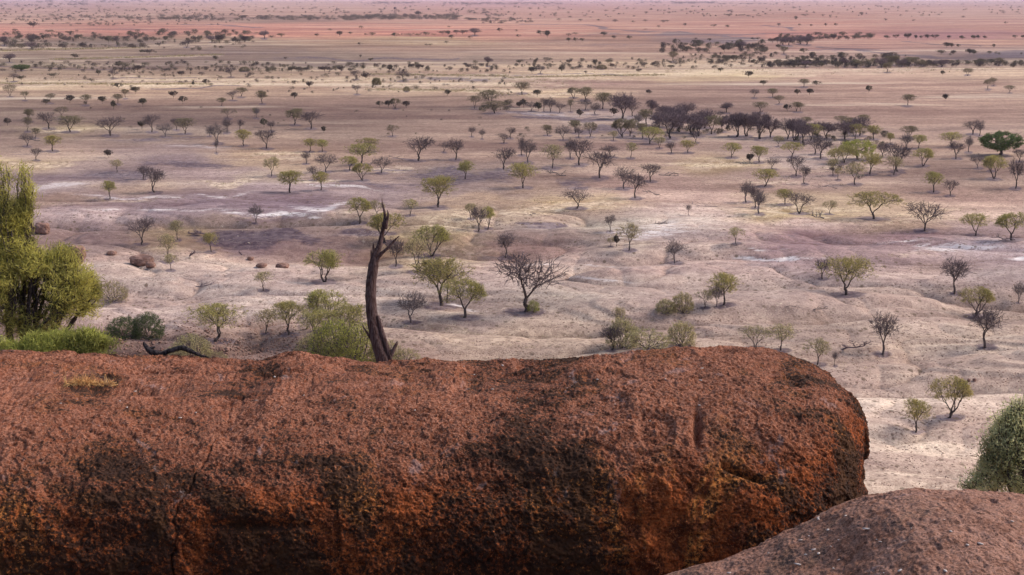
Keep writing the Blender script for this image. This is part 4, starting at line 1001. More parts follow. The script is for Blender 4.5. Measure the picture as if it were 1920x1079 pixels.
# ------------------------------------------------------------------ the far-off scrub that reads as dots: one object
def far_scrub():
    rs = np.random.default_rng(77)
    items = list(rest)
    def belt(x0, x1, y0, y1, n, h0, h1, asp=1.6):
        for _ in range(n):
            y = rs.uniform(min(y0, y1), max(y0, y1)); h = rs.uniform(h0, h1)
            items.append((rs.uniform(x0, x1), y, y - h, h * asp * rs.uniform(0.7, 1.5), 'S'))
    belt(480, 700, 33, 39, 120, 3, 6, 2.0); belt(660, 860, 31, 38, 150, 3.5, 6.5, 2.0); belt(840, 910, 36, 39, 30, 2.5, 4.5, 2.2)
    belt(905, 960, 36, 45, 26, 3, 6); belt(910, 945, 28, 32, 14, 2.5, 4, 2)
    belt(960, 1000, 36, 45, 16, 3, 5); belt(300, 400, 31, 38, 46, 3, 6, 1.8); belt(100, 300, 32, 36, 40, 2, 4, 2)
    belt(0, 480, 38, 50, 60, 2, 5); belt(0, 120, 8, 20, 28, 2, 4, 1.8); belt(70, 100, 1, 6, 14, 2, 4, 2.2); belt(110, 170, 8, 11, 16, 2, 4, 2)
    belt(120, 310, 1, 6, 60, 1.5, 4, 2.6); belt(700, 790, 5, 8, 50, 1.5, 3.2, 3); belt(830, 1060, 6, 9.5, 120, 1.5, 3, 3); belt(1260, 1340, 5, 8, 60, 1.5, 3.2, 3)
    belt(1340, 1440, 7, 9, 30, 1, 2, 3); belt(350, 480, 1, 5, 30, 1, 2.5, 3); belt(1200, 1240, 4, 7, 12, 1.5, 3, 2); belt(1440, 1480, 6, 10, 12, 1, 2, 2)
    belt(0, 480, 30, 40, 90, 2.5, 5, 1.8); belt(0, 480, 118, 136, 120, 3, 7, 1.4); belt(0, 300, 66, 92, 90, 4, 9, 1.3); belt(300, 480, 62, 84, 50, 4, 9, 1.3)
    belt(480, 960, 122, 137, 90, 3, 8, 1.3); belt(480, 960, 140, 170, 50, 3, 7, 1.3); belt(0, 480, 18, 30, 60, 2, 4, 1.6); belt(480, 960, 16, 27, 50, 2, 4, 1.6)
    belt(1240, 1440, 82, 100, 50, 5, 10, 1.2); belt(1280, 1440, 104, 124, 50, 4, 8, 1.3); belt(1000, 1280, 115, 132, 50, 3, 7, 1.3); belt(1440, 1680, 108, 126, 60, 5, 11, 1.3)
    belt(1460, 1520, 70, 84, 30, 5, 9, 1.3); belt(1520, 1640, 66, 75, 40, 4, 7, 1.4)
    belt(0, 1920, 1, 14, 260, 0.8, 2.2, 2.2); belt(0, 1920, 14, 34, 150, 1.5, 4, 1.6); belt(840, 920, 18, 27, 26, 2, 4, 2)
    belt(960, 1920, 14, 32, 60, 2, 4.5, 1.5); belt(0, 480, 60, 95, 70, 3, 7, 1.3); belt(180, 480, 118, 145, 70, 3, 7, 1.3)
    belt(480, 960, 120, 140, 40, 3, 7, 1.2); belt(960, 1440, 112, 130, 70, 3, 7, 1.3); belt(480, 960, 148, 176, 30, 3, 6, 1.2)
    belt(0, 480, 134, 165, 40, 2.5, 6, 1.2); belt(1440, 1920, 120, 127, 90, 5, 11, 1.4); belt(1440, 1920, 100, 118, 14, 3, 6, 1.4)
    belt(1260, 1440, 80, 112, 40, 3, 7, 1.3); belt(0, 960, 200, 260, 26, 2, 5, 1.5); belt(960, 1440, 235, 262, 24, 3, 7, 1.6)
    belt(1220, 1440, 222, 256, 30, 6, 14, 1.3); belt(1460, 1660, 250, 275, 26, 5, 11, 1.4); belt(900, 960, 190, 214, 14, 5, 10, 1.5)
    belt(1550, 1650, 300, 340, 10, 5, 9, 1.4); belt(0, 400, 8, 30, 40, 1.5, 3.5, 1.8)
    POOL = {q: [crown_targets(rs, 160, 1.0, q) for _ in range(4)] for q in ('umbrella', 'bare')}
    V, Fc, off = [], [], 0
    for (x, y, top, wd, k) in items:
        py = max(y, 0.2)
        ang = PITCH + math.atan((py - 539.5) / F)
        v = pix_dir(x, py); tt = -H / v[2]
        gx, gy = v[0] * tt, v[1] * tt
        gz = float(ground_h(gx, gy)); tt2 = (gz - H) / v[2]; gx, gy = v[0] * tt2, v[1] * tt2
        m = tt2 / F; h = (y - top) * m; w_ = wd * m
        pool = POOL['umbrella' if k in 'GPS' else 'bare'][int(rs.integers(0, 4))]
        n = int(np.clip(44 * (y - top) ** 1.35, 40, 1200))
        cz, sz = math.cos(rs.uniform(0, 6.3)), math.sin(rs.uniform(0, 6.3))
        T = pool[rs.integers(0, len(pool), n)] + rs.normal(0, 0.035, (n, 3))
        if k == 'S': T[:, 2] = (T[:, 2] - 0.35) * 1.5
        c = np.stack([T[:, 0] * w_, T[:, 1] * w_, np.maximum(T[:, 2], 0.05) * h * 0.96], 1) + np.array([gx, gy, gz])
        s = max(h * 0.095, m * 0.45) * rs.uniform(0.6, 1.4, (n, 1))
        a = rs.normal(0, 1, (n, 3)); a /= np.linalg.norm(a, axis=1, keepdims=True)
        b = np.cross(a, rs.normal(0, 1, (n, 3))); b /= np.linalg.norm(b, axis=1, keepdims=True)
        tri = np.stack([c - b * s * 0.40, c + b * s * 0.40, c + a * s], 1).reshape(-1, 3)
        # stem and limbs
        st = []
        rr = h * 0.032
        fk = np.array([gx + rs.normal(0, 0.03) * w_, gy, gz + h * 0.24])
        st += [(gx - rr, gy, gz - 0.1), (gx + rr, gy, gz - 0.1), (fk[0], fk[1], fk[2] + h * 0.1), (gx, gy - rr, gz - 0.1), (gx, gy + rr, gz - 0.1), (fk[0], fk[1], fk[2] + h * 0.1)]
        for q in range(9 if (y - top) > 5 else 3):
            e = c[int(rs.integers(0, n))]
            st += [(fk[0] - rr * 0.6, fk[1], fk[2]), (fk[0] + rr * 0.6, fk[1], fk[2] - rr), tuple(e)]
        tri = np.vstack([tri, np.array(st)])
        V.append(tri); Fc.append(off + np.arange(len(tri)).reshape(-1, 3)); off += len(tri)
    n = NT('far_scrub')
    c = n.coord()
    col = n.mix(n.step(n.noise(c, 0.02, 3), 0.4, 0.6), (0.105, 0.078, 0.070), (0.145, 0.12, 0.085))
    n.color(col)
    me = mesh_np('distant_scrub', np.vstack(V), np.vstack(Fc), n.m)
    o = obj('distant_scrub', me)
    tag(o, 'countless tiny dark scrub bushes dotting and banding the far plain', 'scrub', kind='stuff')
far_scrub()

# ------------------------------------------------------------------ near bushes, grown into the lobes they fill
def lobe_points(rs, n, lobes, d, base, gap=-0.33, gf=1.5):
    """lobes: (px, py, rx, ry) ellipses given as they appear from the path, at distance d"""
    T = []
    ar = np.array([l[2] * l[3] for l in lobes]); ar = ar / ar.sum()
    while len(T) < n:
        l = lobes[rs.choice(len(lobes), p=ar)]
        u = rs.normal(0, 1, 3); u /= np.linalg.norm(u); u *= rs.uniform(0.15, 1) ** 0.45
        m = d / F
        c = pix_dir(l[0], l[1]) * d + np.array([0, 0, H])
        dep = min(l[2], l[3] * 1.3) * m
        p = c + np.array([u[0] * l[2] * m, u[1] * dep, u[2] * l[3] * m])
        if noise3(p[0] * gf, p[1] * gf, p[2] * gf, 4) + 0.4 * noise3(p[0] * gf * 2.7, p[1] * gf * 2.7, p[2] * gf * 2.7, 5) < gap: continue
        T.append(p)
    return np.array(T) - base
def near_bush(name, label, cat, seed, d, basepx, lobes, n, rt, leaf, per, spread, size, aspect, up, rmin=0.0045, stems=3, lo=0.3, hi=0.5, zdrop=0.0, along=0.45, gap=-0.33):
    rs = np.random.default_rng(seed)
    v = pix_dir(*basepx) * d
    bx, by = v[0], v[1]
    bz = float(ground_h(bx, by)) - zdrop
    base = np.array([bx, by, bz])
    T = lobe_points(rs, n, lobes, d, base, gap)
    segs, tips = [], []
    order = np.argsort(T[:, 0])
    for part in np.array_split(T[order], stems):
        c = part.mean(0)
        p = np.array([rs.normal(0, 0.08), rs.normal(0, 0.08), -0.15])
        q = p + (c - p) * 0.22; q[2] = p[2] + (c[2] - p[2]) * 0.32
        m = 0.5 * (p + q) + rs.normal(0, 0.05, 3)
        segs.append((p, m, rt * 1.3, rt)); segs.append((m, q, rt, rt * 0.9))
        grow(rs, q, part, len(part), rt * 0.8, segs, tips, rmin=rmin, wig=0.10, t_lo=lo, t_hi=hi)
    r = empty(name, tuple(base))
    tag(r, label, cat)
    v_, q_ = tubes(segs, lambda rr: 7 if rr > 0.03 else (5 if rr > 0.012 else 3))
    obj('trunk', mesh_np('trunk', v_, q_, MAT['bark'], smooth=True), r)
    # foliage clothes the thin twigs as well as their ends
    for (p0, p1, r0, r1) in segs:
        if r1 < rmin * 1.01 and rs.uniform() < 0.22: tips.append((0.5 * (p0 + p1), p1 - p0))
    lv, lt = leaves_at(rs, tips, per, spread, size, aspect, along, up)
    obj('crown', mesh_np('crown', lv, lt, leaf), r)
    return r
lf_left = leaf_mat('needle_leaf', (0.42, 0.38, 0.10), (0.22, 0.20, 0.06), 1.3, 0.45)
lf_low = leaf_mat('low_bush_leaf', (0.34, 0.32, 0.085), (0.20, 0.20, 0.055), 1.5, 0.45)
lf_right = leaf_mat('fine_leaf', (0.50, 0.48, 0.26), (0.30, 0.30, 0.15), 1.6, 0.55)
near_bush('needle_bush', 'tall feathery olive-green bush with dark limbs filling the left edge', 'bush', 11, 26, (25, 700),
          [(8, 320, 46, 46), (-60, 360, 90, 80), (20, 360, 44, 50), (5, 400, 56, 40), (10, 420, 40, 30), (36, 395, 26, 34), (10, 450, 50, 34), (30, 400, 30, 34),
           (15, 530, 110, 84), (95, 535, 90, 66), (-60, 560, 120, 120), (148, 555, 62, 56), (185, 548, 36, 30), (205, 520, 22, 16), (200, 575, 26, 22), (60, 484, 70, 28), (118, 482, 34, 30), (165, 560, 44, 30),
           (60, 600, 120, 50), (185, 590, 30, 16), (180, 540, 26, 24)],
          3800, 0.10, lf_left, 9, 0.055, 0.095, 7.5, 0.15, 0.0048, 5, gap=-0.18)
near_bush('needle_bush', 'low bright yellow-green bush hugging the rock under the feathery left bush', 'bush', 12, 24, (130, 760),
          [(40, 672, 70, 34), (110, 652, 46, 36), (160, 640, 40, 30), (205, 660, 42, 28), (240, 672, 28, 18), (-20, 672, 60, 40), (150, 690, 90, 30), (75, 640, 30, 20)],
          1500, 0.04, lf_low, 20, 0.05, 0.065, 5.0, 0.15, 0.004, 5)
near_bush('fine_leaved_bush', 'airy dark-limbed green bush at the right edge behind the grey rock', 'bush', 13, 17, (1960, 960),
          [(1905, 800, 52, 46), (1898, 800, 34, 36), (1912, 770, 24, 30), (1950, 770, 70, 46), (1880, 845, 58, 44), (1930, 870, 100, 80), (1850, 895, 50, 36), (2000, 850, 80, 110), (1918, 758, 24, 28), (1925, 775, 40, 30), (1895, 815, 40, 34), (1868, 850, 40, 36), (1842, 850, 30, 26), (1885, 790, 28, 26), (1912, 752, 24, 26), (1828, 888, 26, 26), (1838, 868, 34, 24), (1822, 880, 22, 18), (1845, 835, 24, 16), (1812, 905, 20, 14), (1880, 775, 20, 16), (1905, 745, 16, 16)],
          2000, 0.055, lf_right, 8, 0.045, 0.036, 2.6, 0.0, 0.0038, 4, gap=-0.22)

# ------------------------------------------------------------------ dead trunk, charred logs, fallen branches
def px_path(pts, d):
    out = []
    for q in pts:
        dd = d + (q[3] if len(q) > 3 else 0)
        v = pix_dir(q[0], q[1]) * dd
        out.append((np.array([v[0], v[1], H + v[2]]), q[2] * dd / F * 0.5))
    return out
def rough_tube(path, ns=18, sub=7, seed=1, rough=0.10, closed=True, origin=None, flute=0.0):
    """one continuous tapering limb through (point, radius) stations, with fluted weathered wood"""
    P = np.array([p for p, r in path]); R = np.array([r for p, r in path])
    t = np.arange(len(P)); ts = np.linspace(0, len(P) - 1, (len(P) - 1) * sub + 1)
    def cr(A):
        A = A.reshape(len(A), -1); out = []
        Ap = np.vstack([2 * A[0] - A[1], A, 2 * A[-1] - A[-2]])
        for s in ts:
            i = min(int(s), len(A) - 2); f = s - i
            p0, p1, p2, p3 = Ap[i], Ap[i + 1], Ap[i + 2], Ap[i + 3]
            out.append(0.5 * (2 * p1 + (p2 - p0) * f + (2 * p0 - 5 * p1 + 4 * p2 - p3) * f * f + (3 * p1 - p0 - 3 * p2 + p3) * f ** 3))
        return np.array(out)
    C = cr(P); Rr = np.maximum(np.interp(ts, t, R), 0.0008)
    T = np.gradient(C, axis=0); T /= np.linalg.norm(T, axis=1, keepdims=True)
    V = []
    u = np.cross(T[0], [0, 1, 0.01]); u /= np.linalg.norm(u)
    an = np.linspace(0, 2 * math.pi, ns, endpoint=False)
    for i in range(len(C)):
        u = u - T[i] * np.dot(u, T[i]); u /= np.linalg.norm(u); v = np.cross(T[i], u)
        k = 1 + rough * noise2(an / 6.283 * 6, np.full(ns, i * 0.30), seed) + rough * 0.6 * noise2(an * 3, np.full(ns, i * 0.6), seed + 1) + flute * np.sin(an * 5 + 0.15 * i)
        V.append(C[i] + (np.cos(an)[:, None] * u + np.sin(an)[:, None] * v) * (Rr[i] * k)[:, None])
    V = np.vstack(V)
    n = len(C)
    i = np.arange(n - 1)[:, None] * ns; j = np.arange(ns)[None, :]; j2 = (j + 1) % ns
    Fq = np.stack([i + j, i + j2, i + ns + j2, i + ns + j], -1).reshape(-1, 4)
    V = np.vstack([V, C[0], C[-1]])
    ca = np.stack([np.arange(ns), np.full(ns, len(V) - 2), (np.arange(ns) + 1) % ns], 1)
    l = (n - 1) * ns
    cb = np.stack([l + np.arange(ns), l + (np.arange(ns) + 1) % ns, np.full(ns, len(V) - 1)], 1)
    if origin is not None: V = V - origin
    return V, Fq, np.vstack([ca, cb])
wood_m = bark_mat('weathered_wood', (0.045, 0.020, 0.017), (0.135, 0.085, 0.082), (26, 26, 2))
char_m = bark_mat('charred_wood', (0.012, 0.010, 0.012), (0.07, 0.055, 0.06), (30, 30, 6))
grey_m = bark_mat('grey_dead_wood', (0.06, 0.05, 0.055), (0.17, 0.145, 0.15), (3, 3, 3))

D0 = 20.0
trunk_pts = [(728, 745, 40), (722, 690, 37), (714, 664, 33), (704, 630, 30), (698, 595, 28), (695, 555, 27), (697, 520, 25), (702, 490, 23), (706, 475, 20), (711, 462, 13),
             (715, 445, 11), (719, 425, 9), (722, 408, 8), (720, 394, 5.5), (717, 382, 3.5), (716, 372, 1.2)]
path = px_path([(a, b, c * 0.76) for a, b, c in trunk_pts], D0)
base = path[0][0].copy(); base[2] = float(ground_h(base[0], base[1])) - 0.02
path.insert(0, (base, path[0][1] * 1.15))
root = empty('dead_trunk', tuple(base))
tag(root, 'tall reddish-grey dead trunk with splintered tips rising behind the boulder', 'dead tree')
V, Fq, Ft = rough_tube(path, 26, 10, 5, 0.07, origin=base, flute=0.015)
obj('trunk', mesh_np('trunk', V, [Fq, Ft], wood_m, smooth=True), root)
for k, (nm, pts) in enumerate([
        ('branch', [(704, 492, 7), (713, 478, 6.5), (726, 466, 5.5), (738, 453, 4), (748, 443, 1.5)]),
        ('splinter', [(702, 500, 10), (701, 475, 6), (700, 462, 3), (700, 455, 1)]),
        ('splinter', [(698, 500, 9), (697, 484, 5), (696, 473, 3), (696, 468, 1)]),
        ('splinter', [(722, 430, 8), (726, 412, 6), (728, 402, 4), (726, 394, 1.2)]),
        ('side_stem', [(742, 730, 13), (731, 672, 11), (725, 650, 9), (718, 628, 8), (712, 608, 8), (708, 592, 5)]),
        ('branch', [(733, 668, 9), (738, 655, 7), (743, 646, 5), (745, 640, 2)]),
        ('branch', [(699, 640, 7), (690, 627, 4.5), (684, 618, 3), (680, 611, 1.2)]),
        ('splinter', [(690, 545, 4), (688, 534, 2.5), (687, 524, 1)])]):
    V, Fq, Ft = rough_tube(px_path(pts, D0 - 0.03), 10, 6, 20 + k, 0.15, origin=base)
    obj(nm, mesh_np(nm, V, [Fq, Ft], wood_m, smooth=True), root)

def crest_depth(px):
    """distance to the boulder's skyline in this column"""
    X, Y, Z = BIG[..., 0], BIG[..., 1], BIG[..., 2]
    pu, pv = project(X, Y, Z)
    m = np.abs(pu - px) < 6
    idx = np.where(m.ravel())[0]
    j = idx[np.argmin(pv.ravel()[idx])]
    c, s = math.cos(PITCH), math.sin(PITCH)
    return float(Y.ravel()[j] * c - (Z.ravel()[j] - H) * s), float(pv.ravel()[j])
def on_crest(name, label, cat, segs_, mat, refpx):
    dd, sy = crest_depth(refpx)
    parts = []
    V0 = pix_dir(refpx, sy) * dd + np.array([0, 0, H])
    Vs, Q, T_, off = [], [], [], 0
    for k, pts in enumerate(segs_):
        pp = [(a, b + (sy - 674), c) for a, b, c in pts]
        V, Fq, Ft = rough_tube(px_path(pp, dd), 14, 6, 60 + k, 0.14, origin=V0)
        Vs.append(V); Q.append(Fq + off); T_.append(Ft + off); off += len(V)
    o = obj(name, mesh_np(name, np.vstack(Vs), [np.vstack(Q), np.vstack(T_)], mat, smooth=True), loc=tuple(V0))
    tag(o, label, cat)
on_crest('charred_log', 'black burnt branch arching over the boulder top behind its left crest', 'log',
         [[(269, 651, 4), (274, 660, 8), (282, 668, 12), (292, 672, 12), (304, 672, 8), (318, 668, 9), (330, 664, 10), (342, 662, 10), (353, 666, 9), (364, 671, 7), (376, 676, 5), (392, 680, 2)],
          [(290, 672, 9), (283, 664, 7), (291, 660, 3)]], char_m, 320)
on_crest('charred_stub', 'short grey-black burnt branch end lying on the rock at the left edge', 'log',
         [[(-30, 690, 7), (-12, 688, 9), (4, 687, 9), (14, 688, 8), (22, 691, 4)]], char_m, 4)

def fallen(px, py, wpx, hpx, seed, label, mat=grey_m, n=16, name='fallen_branch'):
    rs = np.random.default_rng(seed)
    p, t = ray_ground(px, py); m = t / F
    w_, h_ = wpx * m, hpx * m
    segs = []
    def limb(a, dirv, L, r, lev):
        q = a
        k = 3
        for i in range(k):
            dv = dirv + rs.normal(0, 0.22, 3); dv /= np.linalg.norm(dv)
            q2 = q + dv * L / k
            q2[2] = max(q2[2], 0.02)
            segs.append((q, q2, r * (1 - i / k * 0.5), r * (1 - (i + 1) / k * 0.5)))
            q = q2
            if lev < 3:
                for _ in range(2):
                    sd_ = dirv * 0.5 + rs.normal(0, 0.6, 3); sd_[2] = abs(sd_[2]) * h_ / max(w_, 0.1) * 1.6; sd_ /= np.linalg.norm(sd_)
                    limb(q, sd_, L * rs.uniform(0.3, 0.5), r * 0.55, lev + 1)
    s = rs.choice([-1, 1])
    limb(np.array([-s * w_ * 0.5, 0, h_ * 0.08]), np.array([s * 1.0, rs.normal(0, .2), h_ / w_ * 0.25]), w_ * 0.8, max(h_ * 0.07, 0.035), 1)
    V, Q = tubes(segs, lambda r: 5)
    V[:, 2] = np.minimum(V[:, 2], h_ * 1.05) + 0.0
    o = obj(name, mesh_np(name, V, Q, mat), loc=tuple(p))
    tag(o, label, 'branch', 'fallen dead branches on the plain')
for i, a in enumerate([
        (372, 441, 32, 22, 'dark toppled brush at the left end of the blackish soil patch'),
        (1040, 330, 42, 12, 'fallen grey limbs beside the dark soil right of the neat umbrella acacia'),
        (1253, 329, 36, 12, 'bleached fallen branches right of the bare trio of trees'),
        (1222, 366, 30, 9, 'single fallen bough on bare ground right of the bare trio'),
        (1237, 421, 26, 13, 'arched dead branch on pale ground above the twin-forked bare tree'),
        (1880, 451, 46, 14, 'dark heap of fallen limbs under the acacia at the right edge'),
        (1604, 659, 58, 26, 'large dark tangle of fallen brush left of the slender bare tree'),
        (1480, 577, 42, 7, 'thin fallen log on the hummocks, left of two'),
        (1532, 584, 38, 10, 'thicker fallen log on the hummocks, right of two'),
        (385, 538, 36, 13, 'dead dark twiggy shrub on a hummock above the golden-olive acacia'),
        (1370, 461, 40, 5, 'flat fallen bough left of the small yellow tree near the mauve flat'),
        (1315, 388, 60, 6, 'low scatter of fallen twigs above the small crooked sapling'),
        (1000, 402, 24, 7, 'little fallen branch at the left of the yellow grass patch'),
        (1400, 308, 40, 8, 'fallen boughs under the pale trees upper right of centre'),
        (470, 637, 14, 16, 'pair of short dead stubs left of the thicket behind the trunk'),
        (362, 483, 14, 25, 'bent dead stub between two thin acacias on the left flat'),
        (450, 480, 8, 27, 'thin upright dead stick below the blackish soil patch'),
        (1530, 411, 30, 17, 'greyish leafless low scrub beside the sparse tree at right'),
        (730, 300, 50, 6, 'long fallen log right of the two-tiered green acacia'),
        (290, 620, 16, 10, 'small dead root beside the dark green shrubs'),
        (1550, 355, 40, 7, 'grey fallen branches on pale soil below the right-hand grove'),
        (60, 265, 30, 10, 'small dark fallen limbs near the left edge above the feathery bush')]):
    dark = i in (0, 5, 6, 9, 14, 15, 16)
    fallen(*a[:4], 300 + i, a[4], MAT['twig_dark'] if dark else grey_m)

# ------------------------------------------------------------------ loose boulders on the plain and the stone litter
def ico(sub):
    bm = bpy.data.meshes.new('tmp')
    import bmesh
    b = bmesh.new(); bmesh.ops.create_icosphere(b, subdivisions=sub, radius=1.0)
    V = np.array([v.co[:] for v in b.verts]); Fc = np.array([[v.index for v in f.verts] for f in b.faces]); b.free()
    bpy.data.meshes.remove(bm)
    return V, Fc
IV, IF = ico(5)
def stone(px, py, wpx, hpx, seed, label, flat=0.0, dist=None):
    p, t = ray_ground(px, py)
    m = t / F
    V = IV.copy()
    n = 0.18 * noise3(V[:, 0] * 1.3, V[:, 1] * 1.3, V[:, 2] * 1.3, seed) + 0.07 * noise3(V[:, 0] * 4, V[:, 1] * 4, V[:, 2] * 4, seed + 1) + 0.03 * noise3(V[:, 0] * 11, V[:, 1] * 11, V[:, 2] * 11, seed + 2)
    q = np.abs(V) ** 2.6; V = V / (q.sum(1) ** (1 / 2.6))[:, None]
    V = V * (1 + n)[:, None] * np.array([wpx, wpx * 0.8, hpx]) * m * 0.43 * np.array([1, 1, 1.15])
    V[:, 2] += hpx * m * 0.42
    me = mesh_np('granite_boulder', V, IF, stone_m, smooth=True)
    o = obj('granite_boulder', me, loc=tuple(p)); o.rotation_euler = (0, 0, 0)
    tag(o, label, 'boulder', 'loose boulders on the plain')
def stone_material():
    n = NT('pink_stone'); c = n.coord()
    col = n.mix(n.step(n.noise(c, 1.2, 5, 0.65), 0.36, 0.64), (0.16, 0.085, 0.066), (0.31, 0.185, 0.145))
    col = n.mix(n.math('MULTIPLY', n.step(n.noise(c, 5, 4, 0.7), 0.55, 0.7), 0.6), col, (0.10, 0.055, 0.045))
    n.color(col); n.bump(n.noise(c, 6, 5, 0.7), 0.08, 1.0); return n.m
stone_m = stone_material()
stone(81, 438, 30, 23, 1, 'rounded pink boulder beyond the left bush, right one of two')
stone(55, 438, 26, 19, 2, 'pinkish boulder half hidden by the left bush, left one of two')
stone(146, 494, 34, 38, 3, 'upright rusty boulder against the right side of the feathery bush')
stone(266, 497, 52, 20, 4, 'long low brown boulder on the left flat')
stone(283, 502, 20, 11, 5, 'small knobbly stone at the foot of the long low boulder')
stone(529, 503, 30, 11, 6, 'low dark reddish boulder on pale hummocks, right of two')
stone(491, 501, 22, 8, 7, 'smaller flat reddish boulder on pale hummocks, left of two')
stone(1816, 716, 7, 6, 8, 'tiny red stone upper left of the right edge bush, left of two')
stone(1827, 715, 8, 6, 9, 'tiny red stone upper left of the right edge bush, right of two')
stone(470, 488, 14, 7, 10, 'small pinkish rock left of the two reddish boulders on the hummocks')
stone(286, 634, 9, 6, 11, 'pale stone at the foot of the dark green shrubs')
stone(210, 478, 20, 8, 12, 'low brown rock between the rusty boulder and the long low one')

def litter():
    rs = np.random.default_rng(9)
    V0, F0 = ico(1)
    Vs, Fs, off = [], [], 0
    def add(px, py, s0, s1, k):
        nonlocal off
        v = pix_dir(px, py)
        p, t = None, None
        tt = H / -v[2]
        for _ in range(3):
            gz = float(ground_h(v[0] * tt, v[1] * tt)); tt = (H - gz) / -v[2]
        s = rs.uniform(s0, s1) * tt / F
        R = V0 * (1 + 0.3 * rs.normal(0, 1, (len(V0), 1)).clip(-1, 1)) * s * np.array([1, 1, 0.6])
        Vs.append(R + np.array([v[0] * tt, v[1] * tt, gz + 0.15 * s])); Fs.append(F0 + off); off += len(V0)
    for _ in range(3000): add(rs.uniform(200, 720), rs.triangular(590, 668, 692), 0.6, 2.2, 0)
    for _ in range(1800): add(rs.uniform(700, 1150), rs.triangular(600, 665, 685), 0.4, 1.1, 0)
    for _ in range(5200): add(rs.uniform(150, 1920), rs.uniform(450, 620), 0.35, 1.1, 0)
    for _ in range(5000): add(rs.uniform(1250, 1920), rs.uniform(600, 930), 0.4, 1.5, 0)
    for _ in range(3600): add(rs.uniform(60, 1920), rs.uniform(270, 460), 0.35, 1.0, 0)
    for _ in range(160): add(rs.uniform(200, 560), rs.triangular(610, 650, 690), 2.0, 4.0, 0)
    me = mesh_np('stone_litter', np.vstack(Vs), np.vstack(Fs), stone_m)
    o = obj('stone_litter', me)
    tag(o, 'small reddish stones littering the slopes and the pale plain', 'stones', kind='stuff')
litter()

def grass_litter():
    """short dry tussocks on the yellow patches and along the creases"""
    rs = np.random.default_rng(19)
    Vs = []
    def tuft(px, py, n, hpx):
        v = pix_dir(px, py); tt = H / -v[2]
        for _ in range(2):
            gz = float(ground_h(v[0] * tt, v[1] * tt)); tt = (H - gz) / -v[2]
        m = tt / F
        c = np.array([v[0] * tt, v[1] * tt, gz])
        b = c + rs.normal(0, 1, (n, 3)) * np.array([hpx * m * 1.2, hpx * m * 1.2, 0]); b[:, 2] = gz - 0.02
        tip = b + rs.normal(0, 0.5, (n, 3)) * hpx * m + np.array([0, 0, hpx * m])
        w_ = rs.normal(0, 1, (n, 3)) * np.array([1, 1, 0]); w_ *= hpx * m * 0.14 / np.maximum(np.linalg.norm(w_, axis=1, keepdims=True), 1e-6)
        Vs.append(np.stack([b - w_, b + w_, tip], 1).reshape(-1, 3))
    for cx, cy, rx, ry, s in STRAW:
        k = int(np.clip(rx * ry * s / 9, 12, 170))
        if cy < 90: continue
        for _ in range(k): tuft(cx + rs.normal(0, 0.6) * rx, cy + rs.normal(0, 0.6) * ry, 12, rs.uniform(1.0, 2.4))
    V = np.vstack(Vs)
    n = NT('dry_grass'); c = n.coord()
    n.color(n.mix(n.step(n.noise(c, 0.3, 3), 0.4, 0.6), (0.26, 0.21, 0.10), (0.42, 0.34, 0.20)))
    me = mesh_np('dry_grass', V, np.arange(len(V)).reshape(-1, 3), n.m)
    o = obj('dry_grass', me)
    tag(o, 'short dry yellow grass in patches over the plain', 'grass', kind='stuff')
grass_litter()

# dry tuft on the boulder's back shelf and pale chips on the rocks
def surface_point(B, px, py):
    pu, pv = project(B[..., 0], B[..., 1], B[..., 2])
    c, s = math.cos(PITCH), math.sin(PITCH)
    f = B[..., 1] * c - (B[..., 2] - H) * s
    cost = (pu - px) ** 2 + (pv - py) ** 2
    m = cost < 30
    if not m.any(): return None
    idx = np.where(m.ravel())[0]
    j = idx[np.argmin(f.ravel()[idx])]
    return B.reshape(-1, 3)[j]
def rock_bits():
    rs = np.random.default_rng(4)
    Vs = []; n_ = 0
    for _ in range(26):
        p = surface_point(BIG, rs.normal(175, 26), rs.normal(717, 2.5))
        if p is None: continue
        k = 26
        b = p + rs.normal(0, 0.012, (k, 3)) * np.array([1, 1, 0.2])
        tip = b + rs.normal(0, 0.035, (k, 3)) + np.array([0, -0.01, 0.015])
        w_ = rs.normal(0, 1, (k, 3)) * 0.0016
        Vs.append(np.stack([b - w_, b + w_, tip], 1).reshape(-1, 3))
    V = np.vstack(Vs)
    n = NT('orange_straw'); n.color((0.62, 0.36, 0.15))
    o = obj('straw_tuft', mesh_np('straw_tuft', V, np.arange(len(V)).reshape(-1, 3), n.m))
    tag(o, 'flattened orange dry grass in a hollow on top of the big boulder', 'grass', kind='stuff')
    V0, F0 = ico(1); Vs, Fs, off = [], [], 0
    spots = [(BIG, rs.uniform(60, 1450), rs.uniform(680, 790)) for _ in range(34)] + [(SMALL, rs.uniform(1330, 1910), rs.uniform(950, 1075)) for _ in range(34)]
    for B, a, b in spots:
        p = surface_point(B, a, b)
        if p is None: continue
        s = rs.uniform(0.003, 0.009); th = rs.uniform(0, 3.14)
        R = V0 * np.array([s * rs.uniform(1, 3), s, s * 0.4])
        R = R @ np.array([[math.cos(th), math.sin(th), 0], [-math.sin(th), math.cos(th), 0], [0, 0, 1]])
        Vs.append(R + p + np.array([0, 0, 0.002])); Fs.append(F0 + off); off += len(V0)
    n = NT('pale_chip'); n.color((0.50, 0.42, 0.38))
    o = obj('stone_chips', mesh_np('stone_chips', np.vstack(Vs), np.vstack(Fs), n.m))
    tag(o, 'tiny pale stone chips and flakes scattered on the foreground rocks', 'stones', kind='stuff')
rock_bits()

